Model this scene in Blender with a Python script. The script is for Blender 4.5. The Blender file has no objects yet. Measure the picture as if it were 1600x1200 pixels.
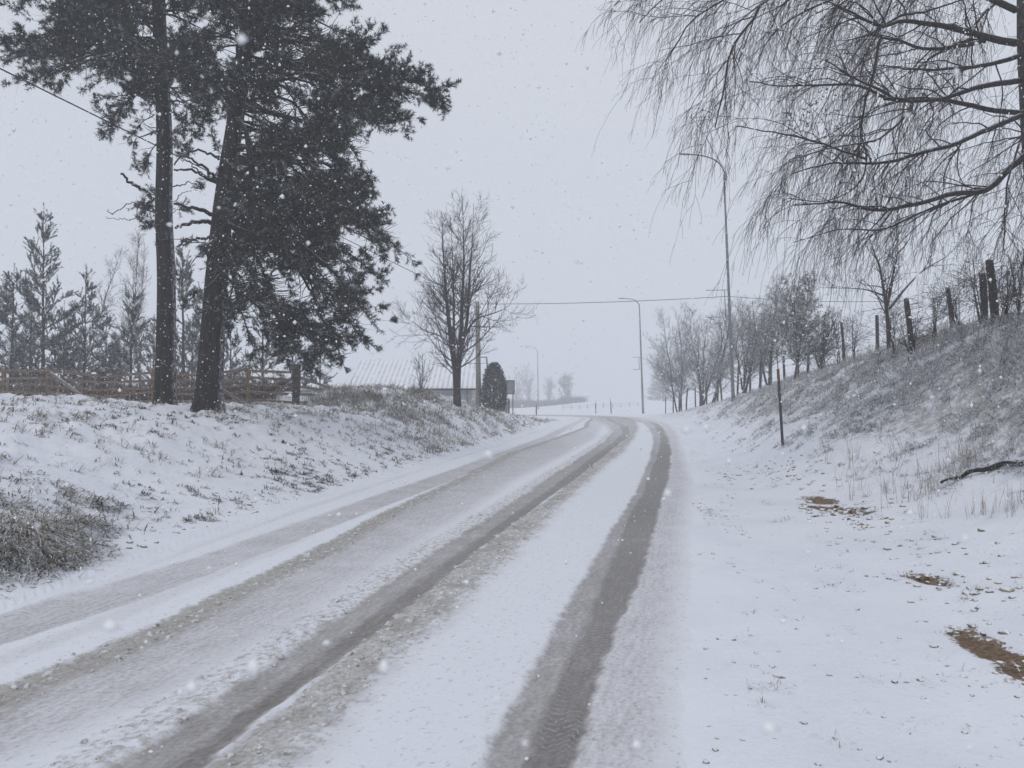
import bpy, math
import numpy as np
from mathutils import Vector

rng = np.random.default_rng(7)
S = bpy.context.scene
COL = S.collection

# ------------------------------------------------------------------ camera, sky, sun, exposure
EYE = 1.6
PITCH = math.radians(1.24)
cam_d = bpy.data.cameras.new("camera")
cam_d.sensor_width = 36.0
cam_d.lens = 27.0
cam_d.clip_start = 0.05
cam_d.clip_end = 3000.0
cam_d.dof.use_dof = True
cam_d.dof.focus_distance = 16.0
cam_d.dof.aperture_fstop = 9.0
cam = bpy.data.objects.new("camera", cam_d)
cam.location = (0, 0, EYE)
cam.rotation_euler = (math.pi / 2 + PITCH, 0, 0)
COL.objects.link(cam)
S.camera = cam

SUN_EL, SUN_AZ = math.radians(48), math.radians(200)
W = bpy.data.worlds.new("World")
S.world = W
W.use_nodes = True
wt = W.node_tree
wt.nodes.clear()
sky = wt.nodes.new("ShaderNodeTexSky")
sky.sky_type = 'NISHITA'
sky.sun_disc = False
sky.sun_elevation = SUN_EL
sky.sun_rotation = SUN_AZ
sky.air_density = 1.0
sky.dust_density = 4.0
mixw = wt.nodes.new("ShaderNodeMix")
mixw.data_type = 'RGBA'
mixw.inputs[0].default_value = 0.92          # closed cloud cover over the clear sky
cl = wt.nodes.new("ShaderNodeTexNoise"); cl.inputs["Scale"].default_value = 1.6; cl.inputs["Detail"].default_value = 4
ct = wt.nodes.new("ShaderNodeTexCoord"); wt.links.new(ct.outputs["Generated"], cl.inputs["Vector"])
cr_ = wt.nodes.new("ShaderNodeMix"); cr_.data_type = 'RGBA'
cr_.inputs[6].default_value = (5.8, 6.15, 6.85, 1); cr_.inputs[7].default_value = (6.55, 6.8, 7.4, 1)
wt.links.new(cl.outputs["Fac"], cr_.inputs[0]); wt.links.new(cr_.outputs[2], mixw.inputs[7])
bg = wt.nodes.new("ShaderNodeBackground")
bg.inputs[1].default_value = 0.1
wo = wt.nodes.new("ShaderNodeOutputWorld")
wt.links.new(sky.outputs[0], mixw.inputs[6])
wt.links.new(mixw.outputs[2], bg.inputs[0])
wt.links.new(bg.outputs[0], wo.inputs[0])

sun_d = bpy.data.lights.new("sun", 'SUN')
sun_d.energy = 0.5
sun_d.angle = math.radians(25)
sun_d.color = (1.0, 0.97, 0.92)
sun = bpy.data.objects.new("sun", sun_d)
sun.rotation_euler = (math.pi / 2 - SUN_EL, 0, math.pi - SUN_AZ)
COL.objects.link(sun)

S.view_settings.view_transform = 'Standard'
S.view_settings.look = 'None'
S.view_settings.gamma = 1.0
S.view_settings.exposure = 0.16
S.cycles.max_bounces = 6
S.cycles.diffuse_bounces = 3
S.cycles.glossy_bounces = 2
S.cycles.volume_bounces = 2
S.cycles.use_denoising = True

# ------------------------------------------------------------------ numeric helpers
def nrm(a):
    return a / np.maximum(np.linalg.norm(a, axis=-1, keepdims=True), 1e-9)

def sstep(a, b, x):
    t = np.clip((x - a) / (b - a), 0, 1)
    return t * t * (3 - 2 * t)

def _hash(ix, iy, seed):
    n = (ix.astype(np.int64) * 374761393 + iy.astype(np.int64) * 668265263 + seed * 974634777) & 0xffffffff
    n = ((n ^ (n >> 13)) * 1274126177) & 0xffffffff
    return ((n ^ (n >> 16)) & 0xffffff) / float(0xffffff)

def vnoise(x, y, seed=0):
    x = np.asarray(x, float); y = np.asarray(y, float)
    ix = np.floor(x); iy = np.floor(y)
    fx = x - ix; fy = y - iy
    fx = fx * fx * (3 - 2 * fx); fy = fy * fy * (3 - 2 * fy)
    a = _hash(ix, iy, seed); b = _hash(ix + 1, iy, seed)
    c = _hash(ix, iy + 1, seed); d = _hash(ix + 1, iy + 1, seed)
    return (a * (1 - fx) + b * fx) * (1 - fy) + (c * (1 - fx) + d * fx) * fy

def fbm(x, y, octv=4, seed=0, gain=0.5):
    s = 0; a = 1; t = 0
    for k in range(octv):
        s = s + a * vnoise(x * 2 ** k + 17.3 * k, y * 2 ** k - 9.1 * k, seed + k)
        t += a; a *= gain
    return s / t

_c, _s = math.cos(PITCH), math.sin(PITCH)
def ray(px, py):
    u = (px - 800) / 1200.0; v = (600 - py) / 1200.0
    return np.array([u, _c - v * _s, _s + v * _c])

def at(px, py, Y):
    """point seen at photo pixel px, py, Y metres ahead"""
    r = ray(px, py)
    return np.array([0, 0, EYE]) + r * (Y / r[1])

def road_z(y):
    return 0.4 * sstep(25, 60, np.asarray(y, float))

def gp(px, py):
    """point of the road surface seen at photo pixel px, py"""
    Y = 10.0
    for _ in range(60):
        z = float(road_z(Y))
        r = ray(px, py)
        t = (z - EYE) / r[2] if r[2] < -1e-4 else 90
        Y = 0.5 * Y + 0.5 * min(90, t * r[1])
    p = at(px, py, Y)
    return p[:2]

# ------------------------------------------------------------------ road edges
PAIRS = np.array([
    (-10.0, -60, -6.4, -60), (-6.4, -20, -3.0, -20), (-4.9, -6, -1.5, -6), (-4.2, 2, 0.5, 2), (-3.95, 5.9, 1.42, 5.9), (-3.7, 9, 2.17, 9),
    (-2.69, 16, 3.85, 16), (-0.95, 27, 6.1, 27), (0.5, 35, 7.6, 34.5), (2.0, 43, 8.9, 42), (3.4, 50, 9.7, 50), (3.9, 53.5, 9.6, 56),
    (3.2, 56.2, 8.0, 61), (0.6, 58, 4.5, 64.5), (-4, 59.5, -2, 66.5), (-12, 61, -12, 68), (-30, 64, -30, 71), (-70, 70, -70, 77)], float)

def catmull(P, n):
    P = np.vstack([2 * P[0] - P[1], P, 2 * P[-1] - P[-2]])
    out = []
    for i in range(1, len(P) - 2):
        t = np.linspace(0, 1, n, endpoint=False)[:, None]
        p0, p1, p2, p3 = P[i - 1], P[i], P[i + 1], P[i + 2]
        out.append(0.5 * (2 * p1 + (p2 - p0) * t + (2 * p0 - 5 * p1 + 4 * p2 - p3) * t ** 2 + (3 * p1 - p0 - 3 * p2 + p3) * t ** 3))
    out.append(P[-2][None])
    return np.vstack(out)

EDGE = catmull(PAIRS, 14)
INNER, OUTER = EDGE[:, :2], EDGE[:, 2:]

def side(P, line, want_s=False):
    """signed distance (left of the line positive) and arc position of the nearest point"""
    A = line[:-1]; D = line[1:] - line[:-1]; L2 = (D ** 2).sum(1)
    cum = np.concatenate([[0], np.cumsum(np.sqrt(L2))])
    out = np.empty(len(P)); so = np.empty(len(P))
    for a in range(0, len(P), 20000):
        p = P[a:a + 20000]
        dx = p[:, None, 0] - A[None, :, 0]; dy = p[:, None, 1] - A[None, :, 1]
        t = np.clip((dx * D[:, 0] + dy * D[:, 1]) / L2, 0, 1)
        ex = dx - t * D[:, 0]; ey = dy - t * D[:, 1]
        d2 = ex * ex + ey * ey
        k = d2.argmin(1); r = np.arange(len(p))
        cr = D[k, 0] * dy[r, k] - D[k, 1] * dx[r, k]
        out[a:a + 20000] = np.sqrt(d2[r, k]) * np.where(cr >= 0, 1, -1)
        so[a:a + 20000] = cum[k] + t[r, k] * np.sqrt(L2[k])
    return (out, so) if want_s else out

_ocum = np.concatenate([[0], np.cumsum(np.linalg.norm(np.diff(OUTER, axis=0), axis=1))])
S_APEX = _ocum[np.argmax(OUTER[:, 0])]

RD = np.array([0, 1.2, 2, 3, 4, 5, 6, 8, 12, 30, 60])
RY = np.array([-20, 4, 8, 11, 18, 26, 34, 42, 50, 62, 80])
RH = np.array([
    [0, 0, .02, .25, .7, 1.4, 2.3, 3.2, 3.6, 4, 4],
    [0, 0, .02, .25, .7, 1.4, 2.3, 3.2, 3.6, 4, 4],
    [0, 0, .02, .25, .65, 1.4, 2.5, 3.4, 3.7, 4, 4],
    [0, .0, .05, .28, .7, 1.7, 3.1, 3.6, 3.8, 4, 4],
    [0, .05, .45, 1.1, 1.8, 2.5, 3.2, 3.5, 3.6, 4, 4],
    [0, .1, .6, 1.5, 2.2, 2.7, 3.0, 3.3, 3.4, 3.6, 3.6],
    [0, .25, .9, 1.7, 2.2, 2.5, 2.7, 2.9, 3.0, 3.1, 3.1],
    [0, .25, .8, 1.4, 1.8, 2.0, 2.2, 2.3, 2.4, 2.5, 2.5],
    [0, .2, .5, .9, 1.2, 1.4, 1.5, 1.6, 1.7, 1.8, 1.8],
    [0, .1, .3, .5, .6, .7, .7, .7, .7, .7, .7],
    [0, 0, 0, 0, 0, 0, 0, 0, 0, 0, 0]])
LD = np.array([0, .5, 1.5, 3, 5, 7, 10, 20, 40, 80])
LY = np.array([-20, 9, 17, 25, 29, 33, 38, 43, 47, 51, 54])
LH = np.array([
    [0, .08, .32, .85, 1.38, 1.56, 1.6, 1.55, 1.5, 1.5],
    [0, .08, .32, .85, 1.38, 1.56, 1.6, 1.55, 1.5, 1.5],
    [0, .10, .45, 1.1, 1.5, 1.6, 1.6, 1.55, 1.5, 1.5],
    [0, .10, .6, 1.15, 1.32, 1.36, 1.4, 1.45, 1.4, 1.4],
    [0, .12, .95, 1.7, 2.05, 1.95, 1.6, 1.4, 1.4, 1.4],
    [0, .14, 1.05, 1.75, 2.1, 2.1, 1.8, 1.3, 1.3, 1.3],
    [0, .14, .85, 1.25, 1.35, 1.3, 1.2, 1.1, 1.1, 1.1],
    [0, .10, .5, .75, .8, .8, .8, .8, .8, .8],
    [0, .05, .2, .3, .35, .4, .4, .5, .5, .5],
    [0, .0, .02, .05, .1, .15, .2, .3, .4, .4],
    [0, 0, 0, 0, 0, 0, 0, 0, 0, 0]])

def table(xs, ys, H, x, y):
    i = np.clip(np.searchsorted(xs, x) - 1, 0, len(xs) - 2)
    j = np.clip(np.searchsorted(ys, y) - 1, 0, len(ys) - 2)
    fx = np.clip((x - xs[i]) / (xs[i + 1] - xs[i]), 0, 1)
    fy = np.clip((y - ys[j]) / (ys[j + 1] - ys[j]), 0, 1)
    fy = fy * fy * (3 - 2 * fy)
    return (H[j, i] * (1 - fx) + H[j, i + 1] * fx) * (1 - fy) + (H[j + 1, i] * (1 - fx) + H[j + 1, i + 1] * fx) * fy

HUMPS = []
def ground(P, extra=False):
    """height of the snowy ground at N points"""
    P = np.atleast_2d(np.asarray(P, float))
    x, y = P[:, 0], P[:, 1]
    dl = side(P, INNER)
    dr, so = side(P, OUTER, True)
    dr = -dr
    R = np.hypot(x, y)
    hr = np.where(dr > 0, (table(RD, RY, RH, dr - .12, y) + table(RD, RY, RH, dr + .28, y)) / 2, 0) * (1 - sstep(S_APEX - 2, S_APEX + 10, so))
    hl = np.where(dl > 0, (table(LD, LY, LH, dl - .15, y) + table(LD, LY, LH, dl + .25, y)) / 2, 0)
    z = road_z(y) + hr + hl
    z = z - 0.75 * sstep(68, 105, y) * (1 - sstep(5, 60, np.abs(x)) * .3)
    z = z + 2.3 * np.exp(-(((x - 26) / 17) ** 2)) * sstep(95, 190, y) + 1.4 * sstep(180, 420, R)
    off = np.maximum(dl, dr)
    steep = np.clip(np.maximum(hr, hl) / 1.2, 0, 1) * sstep(0.3, 1.6, off)
    hum = sstep(0.1, .8, off)
    z = z + hum * (.03 * (fbm(x * 1.7, y * 1.7, 3, 3) - .5)) + steep * (.36 * (fbm(x * .8, y * .8, 4, 11) - .5) + .24 * (fbm(x * 2.7, y * 2.7, 4, 23) - .5))
    hw = np.zeros(len(x))
    for (hx, hy, hr_, ha) in HUMPS:
        hw = np.maximum(hw, ha * np.exp(-(((x - hx) / hr_) ** 2 + ((y - hy) / hr_) ** 2)))
    z = z + hw * sstep(.15, .6, dl) * (.1 + 1.3 * sstep(.38, .66, fbm(x * 2.1, y * 2.1, 3, 19)))
    on = (dl < -.22) & (dr < -.22)
    z = np.where(on, road_z(y) - .14, z - .004)
    return (z, dl, dr, hl, hr, so) if extra else z

def hit(px, py, y0=3.0, y1=140.0):
    """ground point seen at a photo pixel (or the crest just under it)"""
    Y = np.exp(np.linspace(math.log(y0), math.log(y1), 900))
    r = ray(px, py)
    P = np.array([0, 0, EYE]) + r[None] * (Y / r[1])[:, None]
    g = ground(P[:, :2])
    gap = (P[:, 2] - g)
    k = np.argmax(gap < 0) if (gap < 0).any() else int(np.argmin(gap / Y))
    return np.array([P[k, 0], P[k, 1], g[k]])

def gz(x, y):
    return float(ground([[x, y]])[0])

HUMPS += [(*hit(px_, py_, 4, 20)[:2], r_, h_) for px_, py_, r_, h_ in ((30, 850, .7, .12), (130, 842, .6, .11), (-60, 860, .7, .12), (195, 842, .35, .08))]

# ------------------------------------------------------------------ mesh helpers
def link_mesh(name, V, quads=None, tris=None, mat=None, parent=None, attrs=None, smooth=True, origin=None):
    V = np.asarray(V, float)
    if origin is not None:
        V = V - np.asarray(origin, float)
    q = np.zeros((0, 4), int) if quads is None or len(quads) == 0 else np.asarray(quads, int)
    t = np.zeros((0, 3), int) if tris is None or len(tris) == 0 else np.asarray(tris, int)
    me = bpy.data.meshes.new(name)
    me.vertices.add(len(V)); me.vertices.foreach_set("co", V.astype(np.float32).ravel())
    lv = np.concatenate([q.ravel(), t.ravel()]).astype(np.int32)
    me.loops.add(len(lv)); me.loops.foreach_set("vertex_index", lv)
    st = np.concatenate([np.arange(len(q)) * 4, len(q) * 4 + np.arange(len(t)) * 3]).astype(np.int32)
    me.polygons.add(len(st)); me.polygons.foreach_set("loop_start", st)
    me.polygons.foreach_set("use_smooth", np.full(len(st), smooth, bool))
    me.update(calc_edges=True)
    for k, a in (attrs or {}).items():
        a = np.asarray(a, np.float32)
        at_ = me.attributes.new(k, 'FLOAT' if a.ndim == 1 else 'FLOAT_VECTOR', 'POINT')
        at_.data.foreach_set("value" if a.ndim == 1 else "vector", a.ravel())
    if mat: me.materials.append(mat)
    o = bpy.data.objects.new(name, me)
    COL.objects.link(o)
    if parent is not None:
        o.parent = parent
    elif origin is not None:
        o.location = origin
    return o

class Geo:
    """collects shapes of one part"""
    def __init__(s): s.V = []; s.Q = []; s.T = []; s.A = []; s.n = 0
    def add(s, V, Q=None, T=None, tint=None):
        V = np.asarray(V, float).reshape(-1, 3)
        s.V.append(V)
        if Q is not None and len(Q): s.Q.append(np.asarray(Q, int) + s.n)
        if T is not None and len(T): s.T.append(np.asarray(T, int) + s.n)
        s.A.append(np.full(len(V), .5) if tint is None else np.broadcast_to(np.asarray(tint, float), (len(V),)))
        s.n += len(V)
    def tubes(s, P, R, n=6, tint=None, cap=False):
        P = np.asarray(P, float); R = np.asarray(R, float)
        if P.ndim == 2: P = P[None]; R = np.broadcast_to(R, P.shape[1])[None]
        N, K, _ = P.shape
        if N == 0: return
        T = np.empty_like(P)
        T[:, 1:-1] = P[:, 2:] - P[:, :-2]; T[:, 0] = P[:, 1] - P[:, 0]; T[:, -1] = P[:, -1] - P[:, -2]
        T = nrm(T)
        m = nrm(P[:, -1] - P[:, 0])
        ref = np.where((np.abs(m[:, 2]) < .7)[:, None], np.array([0, 0, 1.]), np.array([1., 0, 0]))[:, None, :]
        U = nrm(ref - (ref * T).sum(-1, keepdims=True) * T)
        Wv = np.cross(T, U)
        a = np.arange(n) * 2 * math.pi / n
        ring = P[:, :, None] + R[:, :, None, None] * (np.cos(a)[None, None, :, None] * U[:, :, None] + np.sin(a)[None, None, :, None] * Wv[:, :, None])
        base = (np.arange(N) * K * n)[:, None, None]
        k = np.arange(K - 1)[None, :, None] * n; j = np.arange(n)[None, None, :]
        j2 = (j + 1) % n
        Q = np.stack([base + k + j, base + k + j2, base + k + n + j2, base + k + n + j], -1).reshape(-1, 4)
        tt = None if tint is None else np.repeat(np.broadcast_to(tint, (N,)), K * n)
        Tr = None
        if cap:
            Tr = []
            for i in range(N):
                o0 = i * K * n; o1 = o0 + (K - 1) * n
                for q in range(1, n - 1):
                    Tr.append((o0, o0 + q + 1, o0 + q)); Tr.append((o1, o1 + q, o1 + q + 1))
        s.add(ring.reshape(-1, 3), Q, Tr, tt)
    def box(s, c, size, rz=0.0, tilt=0.0, tint=None):
        x, y, z = np.asarray(size) / 2
        V = np.array([(-x, -y, -z), (x, -y, -z), (x, y, -z), (-x, y, -z), (-x, -y, z), (x, -y, z), (x, y, z), (-x, y, z)])
        ct, st = math.cos(tilt), math.sin(tilt)
        V = np.c_[V[:, 0] * ct + V[:, 2] * st, V[:, 1], -V[:, 0] * st + V[:, 2] * ct]
        cr, sr = math.cos(rz), math.sin(rz)
        V = np.c_[V[:, 0] * cr - V[:, 1] * sr, V[:, 0] * sr + V[:, 1] * cr, V[:, 2]] + np.asarray(c)
        s.add(V, [(0, 3, 2, 1), (4, 5, 6, 7), (0, 1, 5, 4), (1, 2, 6, 5), (2, 3, 7, 6), (3, 0, 4, 7)], None, tint)
    def beam(s, a, b, w, h, tint=None):
        """rough sawn bar from a to b, w across, h high"""
        a = np.asarray(a, float); b = np.asarray(b, float)
        t = nrm(b - a); up = np.array([0, 0, 1.]) if abs(t[2]) < .9 else np.array([0, 1., 0])
        sd = nrm(np.cross(t, up)); u = np.cross(sd, t)
        K = 5; V = []
        for k in range(K):
            p = a + (b - a) * k / (K - 1) + u * rng.normal() * h * .04
            for (i, j) in ((-1, -1), (1, -1), (1, 1), (-1, 1)):
                V.append(p + sd * i * w / 2 * rng.uniform(.93, 1.05) + u * j * h / 2 * rng.uniform(.93, 1.05))
        Q = [(k * 4 + i, k * 4 + (i + 1) % 4, k * 4 + 4 + (i + 1) % 4, k * 4 + 4 + i) for k in range(K - 1) for i in range(4)]
        Q += [(3, 2, 1, 0), (K * 4 - 4, K * 4 - 3, K * 4 - 2, K * 4 - 1)]
        s.add(V, Q, None, tint)
    def build(s, name, mat, parent=None, origin=None, smooth=True):
        V = np.vstack(s.V)
        return link_mesh(name, V, np.vstack(s.Q) if s.Q else None, np.vstack(s.T) if s.T else None, mat, parent, {"tint": np.concatenate(s.A)}, smooth, origin)

def tag(o, label, cat, group=None, kind=None):
    o["label"] = label; o["category"] = cat
    if group: o["group"] = group
    if kind: o["kind"] = kind
    return o

def empty(name, loc, label, cat, group=None):
    o = bpy.data.objects.new(name, None)
    o.empty_display_size = .3
    o.location = [float(v) for v in loc]
    COL.objects.link(o)
    return tag(o, label, cat, group)

# ------------------------------------------------------------------ materials
class NT:
    def __init__(s, name):
        s.m = bpy.data.materials.new(name); s.m.use_nodes = True
        s.t = s.m.node_tree; s.t.nodes.clear()
        s.out = s.n("ShaderNodeOutputMaterial"); s.b = s.n("ShaderNodeBsdfPrincipled")
        s.l(s.b.outputs[0], s.out.inputs[0])
        s.b.inputs["Roughness"].default_value = .8
        s.b.inputs["Specular IOR Level"].default_value = .2
    def n(s, k): return s.t.nodes.new(k)
    def l(s, a, b): s.t.links.new(a, b)
    def put(s, sock, v):
        if hasattr(v, "is_linked") or isinstance(v, bpy.types.NodeSocket): s.l(v, sock)
        else: sock.default_value = v
    def attr(s, name):
        a = s.n("ShaderNodeAttribute"); a.attribute_name = name; return a
    def f(s, name): return s.attr(name).outputs["Fac"]
    def math(s, op, a, b=0.0, clamp=False):
        m = s.n("ShaderNodeMath"); m.operation = op; m.use_clamp = clamp
        s.put(m.inputs[0], a); s.put(m.inputs[1], b); return m.outputs[0]
    def ss(s, v, a, b, lo=0.0, hi=1.0):
        m = s.n("ShaderNodeMapRange"); m.interpolation_type = 'SMOOTHSTEP'
        s.put(m.inputs[0], v); s.put(m.inputs[1], a); s.put(m.inputs[2], b); s.put(m.inputs[3], lo); s.put(m.inputs[4], hi); return m.outputs[0]
    def mix(s, f, a, b):
        m = s.n("ShaderNodeMix"); m.data_type = 'RGBA'
        s.put(m.inputs[0], f)
        for k, v in ((6, a), (7, b)):
            if isinstance(v, tuple): m.inputs[k].default_value = (*v, 1)
            else: s.l(v, m.inputs[k])
        return m.outputs[2]
    def coord(s, scale=(1, 1, 1), src="Object", vec=None):
        mp = s.n("ShaderNodeMapping"); mp.inputs["Scale"].default_value = scale
        if vec is None:
            vec = s.n("ShaderNodeTexCoord").outputs[src]
        s.l(vec, mp.inputs[0]); return mp.outputs[0]
    def noise(s, scale, detail=4, vec=None, rough=.55):
        n = s.n("ShaderNodeTexNoise"); n.inputs["Scale"].default_value = scale; n.inputs["Detail"].default_value = detail
        n.inputs["Roughness"].default_value = rough
        s.l(vec if vec is not None else s.coord(), n.inputs["Vector"]); return n.outputs["Fac"]
    def bump(s, h, strength=.4, dist=.02, prev=None):
        b = s.n("ShaderNodeBump"); b.inputs["Strength"].default_value = strength; b.inputs["Distance"].default_value = dist
        s.l(h, b.inputs["Height"])
        if prev is not None: s.l(prev, b.inputs["Normal"])
        return b.outputs[0]
    def normal(s):
        g = s.n("ShaderNodeNewGeometry"); x = s.n("ShaderNodeSeparateXYZ"); s.l(g.outputs["Normal"], x.inputs[0]); return x.outputs
    def done(s, col, rough=None, bump=None):
        s.put(s.b.inputs["Base Color"], (*col, 1) if isinstance(col, tuple) else col)
        if rough is not None: s.put(s.b.inputs["Roughness"], rough)
        if bump is not None: s.l(bump, s.b.inputs["Normal"])
        return s.m

SNOW = (.83, .85, .90)

def mat_ground():
    m = NT("snowy_ground")
    c = m.coord()
    g, bare, speck = m.f("grassy"), m.f("bare"), m.f("speck")
    big = m.noise(.9, 5, c); mid = m.noise(5.0, 6, c, .62); fine = m.noise(26, 5, c, .65); tiny = m.noise(90, 3, c)
    col = m.mix(m.ss(big, .35, .7), SNOW, (.77, .79, .85))
    patch = m.math('ADD', m.math('MULTIPLY', mid, .55), m.math('MULTIPLY', fine, .45))
    thin = m.math('MULTIPLY', m.ss(m.math('ADD', patch, m.math('MULTIPLY', m.math('SUBTRACT', g, .5), .24)), .50, .66), m.ss(g, .02, .45))
    dirt = m.mix(m.ss(fine, .35, .65), (.11, .095, .075), (.34, .30, .235))
    col = m.mix(m.math('MULTIPLY', thin, .68), col, dirt)
    sp = m.math('MULTIPLY', m.ss(m.math('ADD', m.math('MULTIPLY', fine, .7), m.math('MULTIPLY', mid, .3)), .565, .665), speck)
    col = m.mix(m.math('MULTIPLY', sp, .7), col, (.30, .27, .22))
    soil = m.mix(m.ss(fine, .35, .7), (.10, .062, .036), (.27, .185, .12))
    bm = m.ss(m.math('ADD', bare, m.math('ADD', m.math('MULTIPLY', m.math('SUBTRACT', fine, .5), 1.5), m.math('MULTIPLY', m.math('SUBTRACT', mid, .5), 1.6))), .40, .62)
    col = m.mix(bm, col, soil)
    h = m.math('ADD', m.math('ADD', m.math('MULTIPLY', mid, .8), m.math('MULTIPLY', fine, .5)), m.math('MULTIPLY', tiny, .15))
    return m.done(col, .75, m.bump(h, .55, .035))

def mat_road():
    m = NT("snowy_road")
    sv = m.attr("sv").outputs["Vector"]
    wear, slush, core = m.f("wear"), m.f("slush"), m.f("core")
    st = m.coord((.55, 3.2, 1), vec=sv)
    grain = m.noise(30, 4, sv, .65); streak = m.noise(7, 5, st, .6); blot = m.noise(2.2, 5, sv); tiny = m.noise(120, 2, sv)
    w = m.math('ADD', wear, m.math('MULTIPLY', m.math('SUBTRACT', streak, .5), m.math('MULTIPLY', m.ss(wear, .02, .3), .42)))
    w = m.math('ADD', w, m.math('MULTIPLY', m.math('SUBTRACT', grain, .5), m.math('MULTIPLY', m.ss(wear, .02, .35), .75)))
    w = m.math('ADD', w, m.math('MULTIPLY', m.math('SUBTRACT', blot, .5), m.math('MULTIPLY', m.ss(wear, .02, .35), .35)), clamp=True)
    r = m.n("ShaderNodeValToRGB"); e = r.color_ramp.elements
    e[0].position = 0; e[0].color = (.82, .84, .89, 1)
    e[1].position = 1; e[1].color = (.12, .113, .107, 1)
    for p, k in ((.22, (.67, .67, .70)), (.45, (.47, .455, .46)), (.72, (.275, .262, .252))):
        x = e.new(p); x.color = (*k, 1)
    m.l(w, r.inputs[0])
    col = r.outputs[0]
    # tyre tread: short chevron bars across the pressed core
    sx = m.n("ShaderNodeSeparateXYZ"); m.l(sv, sx.inputs[0])
    lat = m.math('ABSOLUTE', m.math('SUBTRACT', m.math('MODULO', m.math('ADD', sx.outputs[1], 10.0), .19), .095))
    ph = m.math('ADD', sx.outputs[0], m.math('MULTIPLY', lat, .8))
    bars = m.ss(m.math('SINE', m.math('ADD', m.math('MULTIPLY', ph, 105), m.math('MULTIPLY', streak, 16))), -.1, .7)
    tread = m.math('MULTIPLY', m.math('MULTIPLY', bars, core), m.ss(grain, .42, .62))
    col = m.mix(m.math('MULTIPLY', m.math('MULTIPLY', tread, m.ss(blot, .42, .58)), .45), col, (.60, .585, .58))
    lump = m.noise(17, 6, sv, .7)
    sl = m.math('MULTIPLY', m.ss(m.math('ADD', lump, m.math('MULTIPLY', m.math('SUBTRACT', slush, .5), .35)), .44, .62), m.ss(slush, .03, .4))
    col = m.mix(m.math('MULTIPLY', sl, .62), col, m.mix(m.ss(grain, .35, .65), (.17, .15, .118), (.60, .57, .51)))
    sp = m.math('MULTIPLY', m.ss(m.math('ADD', m.math('MULTIPLY', lump, .5), m.math('MULTIPLY', grain, .5)), .545, .625), .55)
    col = m.mix(sp, col, (.36, .34, .31))
    rough = m.ss(w, .5, 1.0, .75, .42)
    h = m.math('ADD', m.math('ADD', m.math('MULTIPLY', grain, .6), m.math('MULTIPLY', lump, m.math('ADD', m.math('MULTIPLY', slush, 1.6), .5))), m.math('SUBTRACT', m.math('MULTIPLY', tiny, .2), m.math('MULTIPLY', tread, .25)))
    return m.done(col, rough, m.bump(h, .6, .02))

def mat_bark(name, a, b, snow_side=0.0, scale=(9, 9, 1.6), bump=.03):
    m = NT(name)
    c = m.coord(scale)
    n1 = m.noise(1.6, 6, c, .65); n2 = m.noise(7, 4, c)
    col = m.mix(m.ss(n1, .35, .68), a, b)
    nx, ny, nz = m.normal()[:3]
    spk = m.noise(3.0, 5, m.coord((6, 6, 3)), .7)
    f = m.math('MULTIPLY', m.ss(nx, .80, .99), m.ss(spk, .40, .62))
    top = m.math('MULTIPLY', m.ss(nz, .35, .8), m.ss(spk, .36, .52))
    col = m.mix(m.math('MULTIPLY', f, snow_side), col, (.68, .69, .72))
    col = m.mix(m.math('MULTIPLY', top, .8), col, (.74, .76, .8))
    return m.done(col, .9, m.bump(m.math('ADD', n1, m.math('MULTIPLY', n2, .4)), .9, bump))

def mat_tint(name, a, b, snow=0.3, snowcol=(.74, .76, .80), scale=9.0, lo=.45, hi=.62, trans=0.0):
    """leafy stuff: colour from the per-blade tint, snow lying in clots"""
    m = NT(name)
    t = m.f("tint")
    col = m.mix(t, a, b)
    n = m.noise(scale, 4, m.coord(), .6)
    col = m.mix(m.math('MULTIPLY', m.ss(n, lo, hi), snow), col, snowcol)
    return m.done(col, .8)

def mat_wood(name, a, b, snow=.8):
    m = NT(name)
    g = m.noise(6, 5, m.coord((1.5, 3, 7)), .6)
    col = m.mix(m.ss(g, .35, .65), a, b)
    nz = m.normal()[2]
    sp = m.noise(11, 4, m.coord(), .65)
    col = m.mix(m.math('MULTIPLY', m.ss(nz, .5, .9), snow), col, (.76, .78, .82))
    col = m.mix(m.math('MULTIPLY', m.ss(sp, .60, .70), .6), col, (.70, .72, .76))
    return m.done(col, .85, m.bump(g, .5, .01))

def mat_plain(name, c, rough=.5, metal=0.0, var=.25, snow=.7):
    m = NT(name)
    n = m.noise(5, 5, m.coord(), .6)
    col = m.mix(m.ss(n, .3, .7), tuple(v * (1 - var) for v in c), tuple(min(1, v * (1 + var * .6)) for v in c))
    nz = m.normal()[2]
    col = m.mix(m.math('MULTIPLY', m.ss(nz, .5, .9), snow), col, (.78, .8, .84))
    m.b.inputs["Metallic"].default_value = metal
    return m.done(col, rough)

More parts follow.
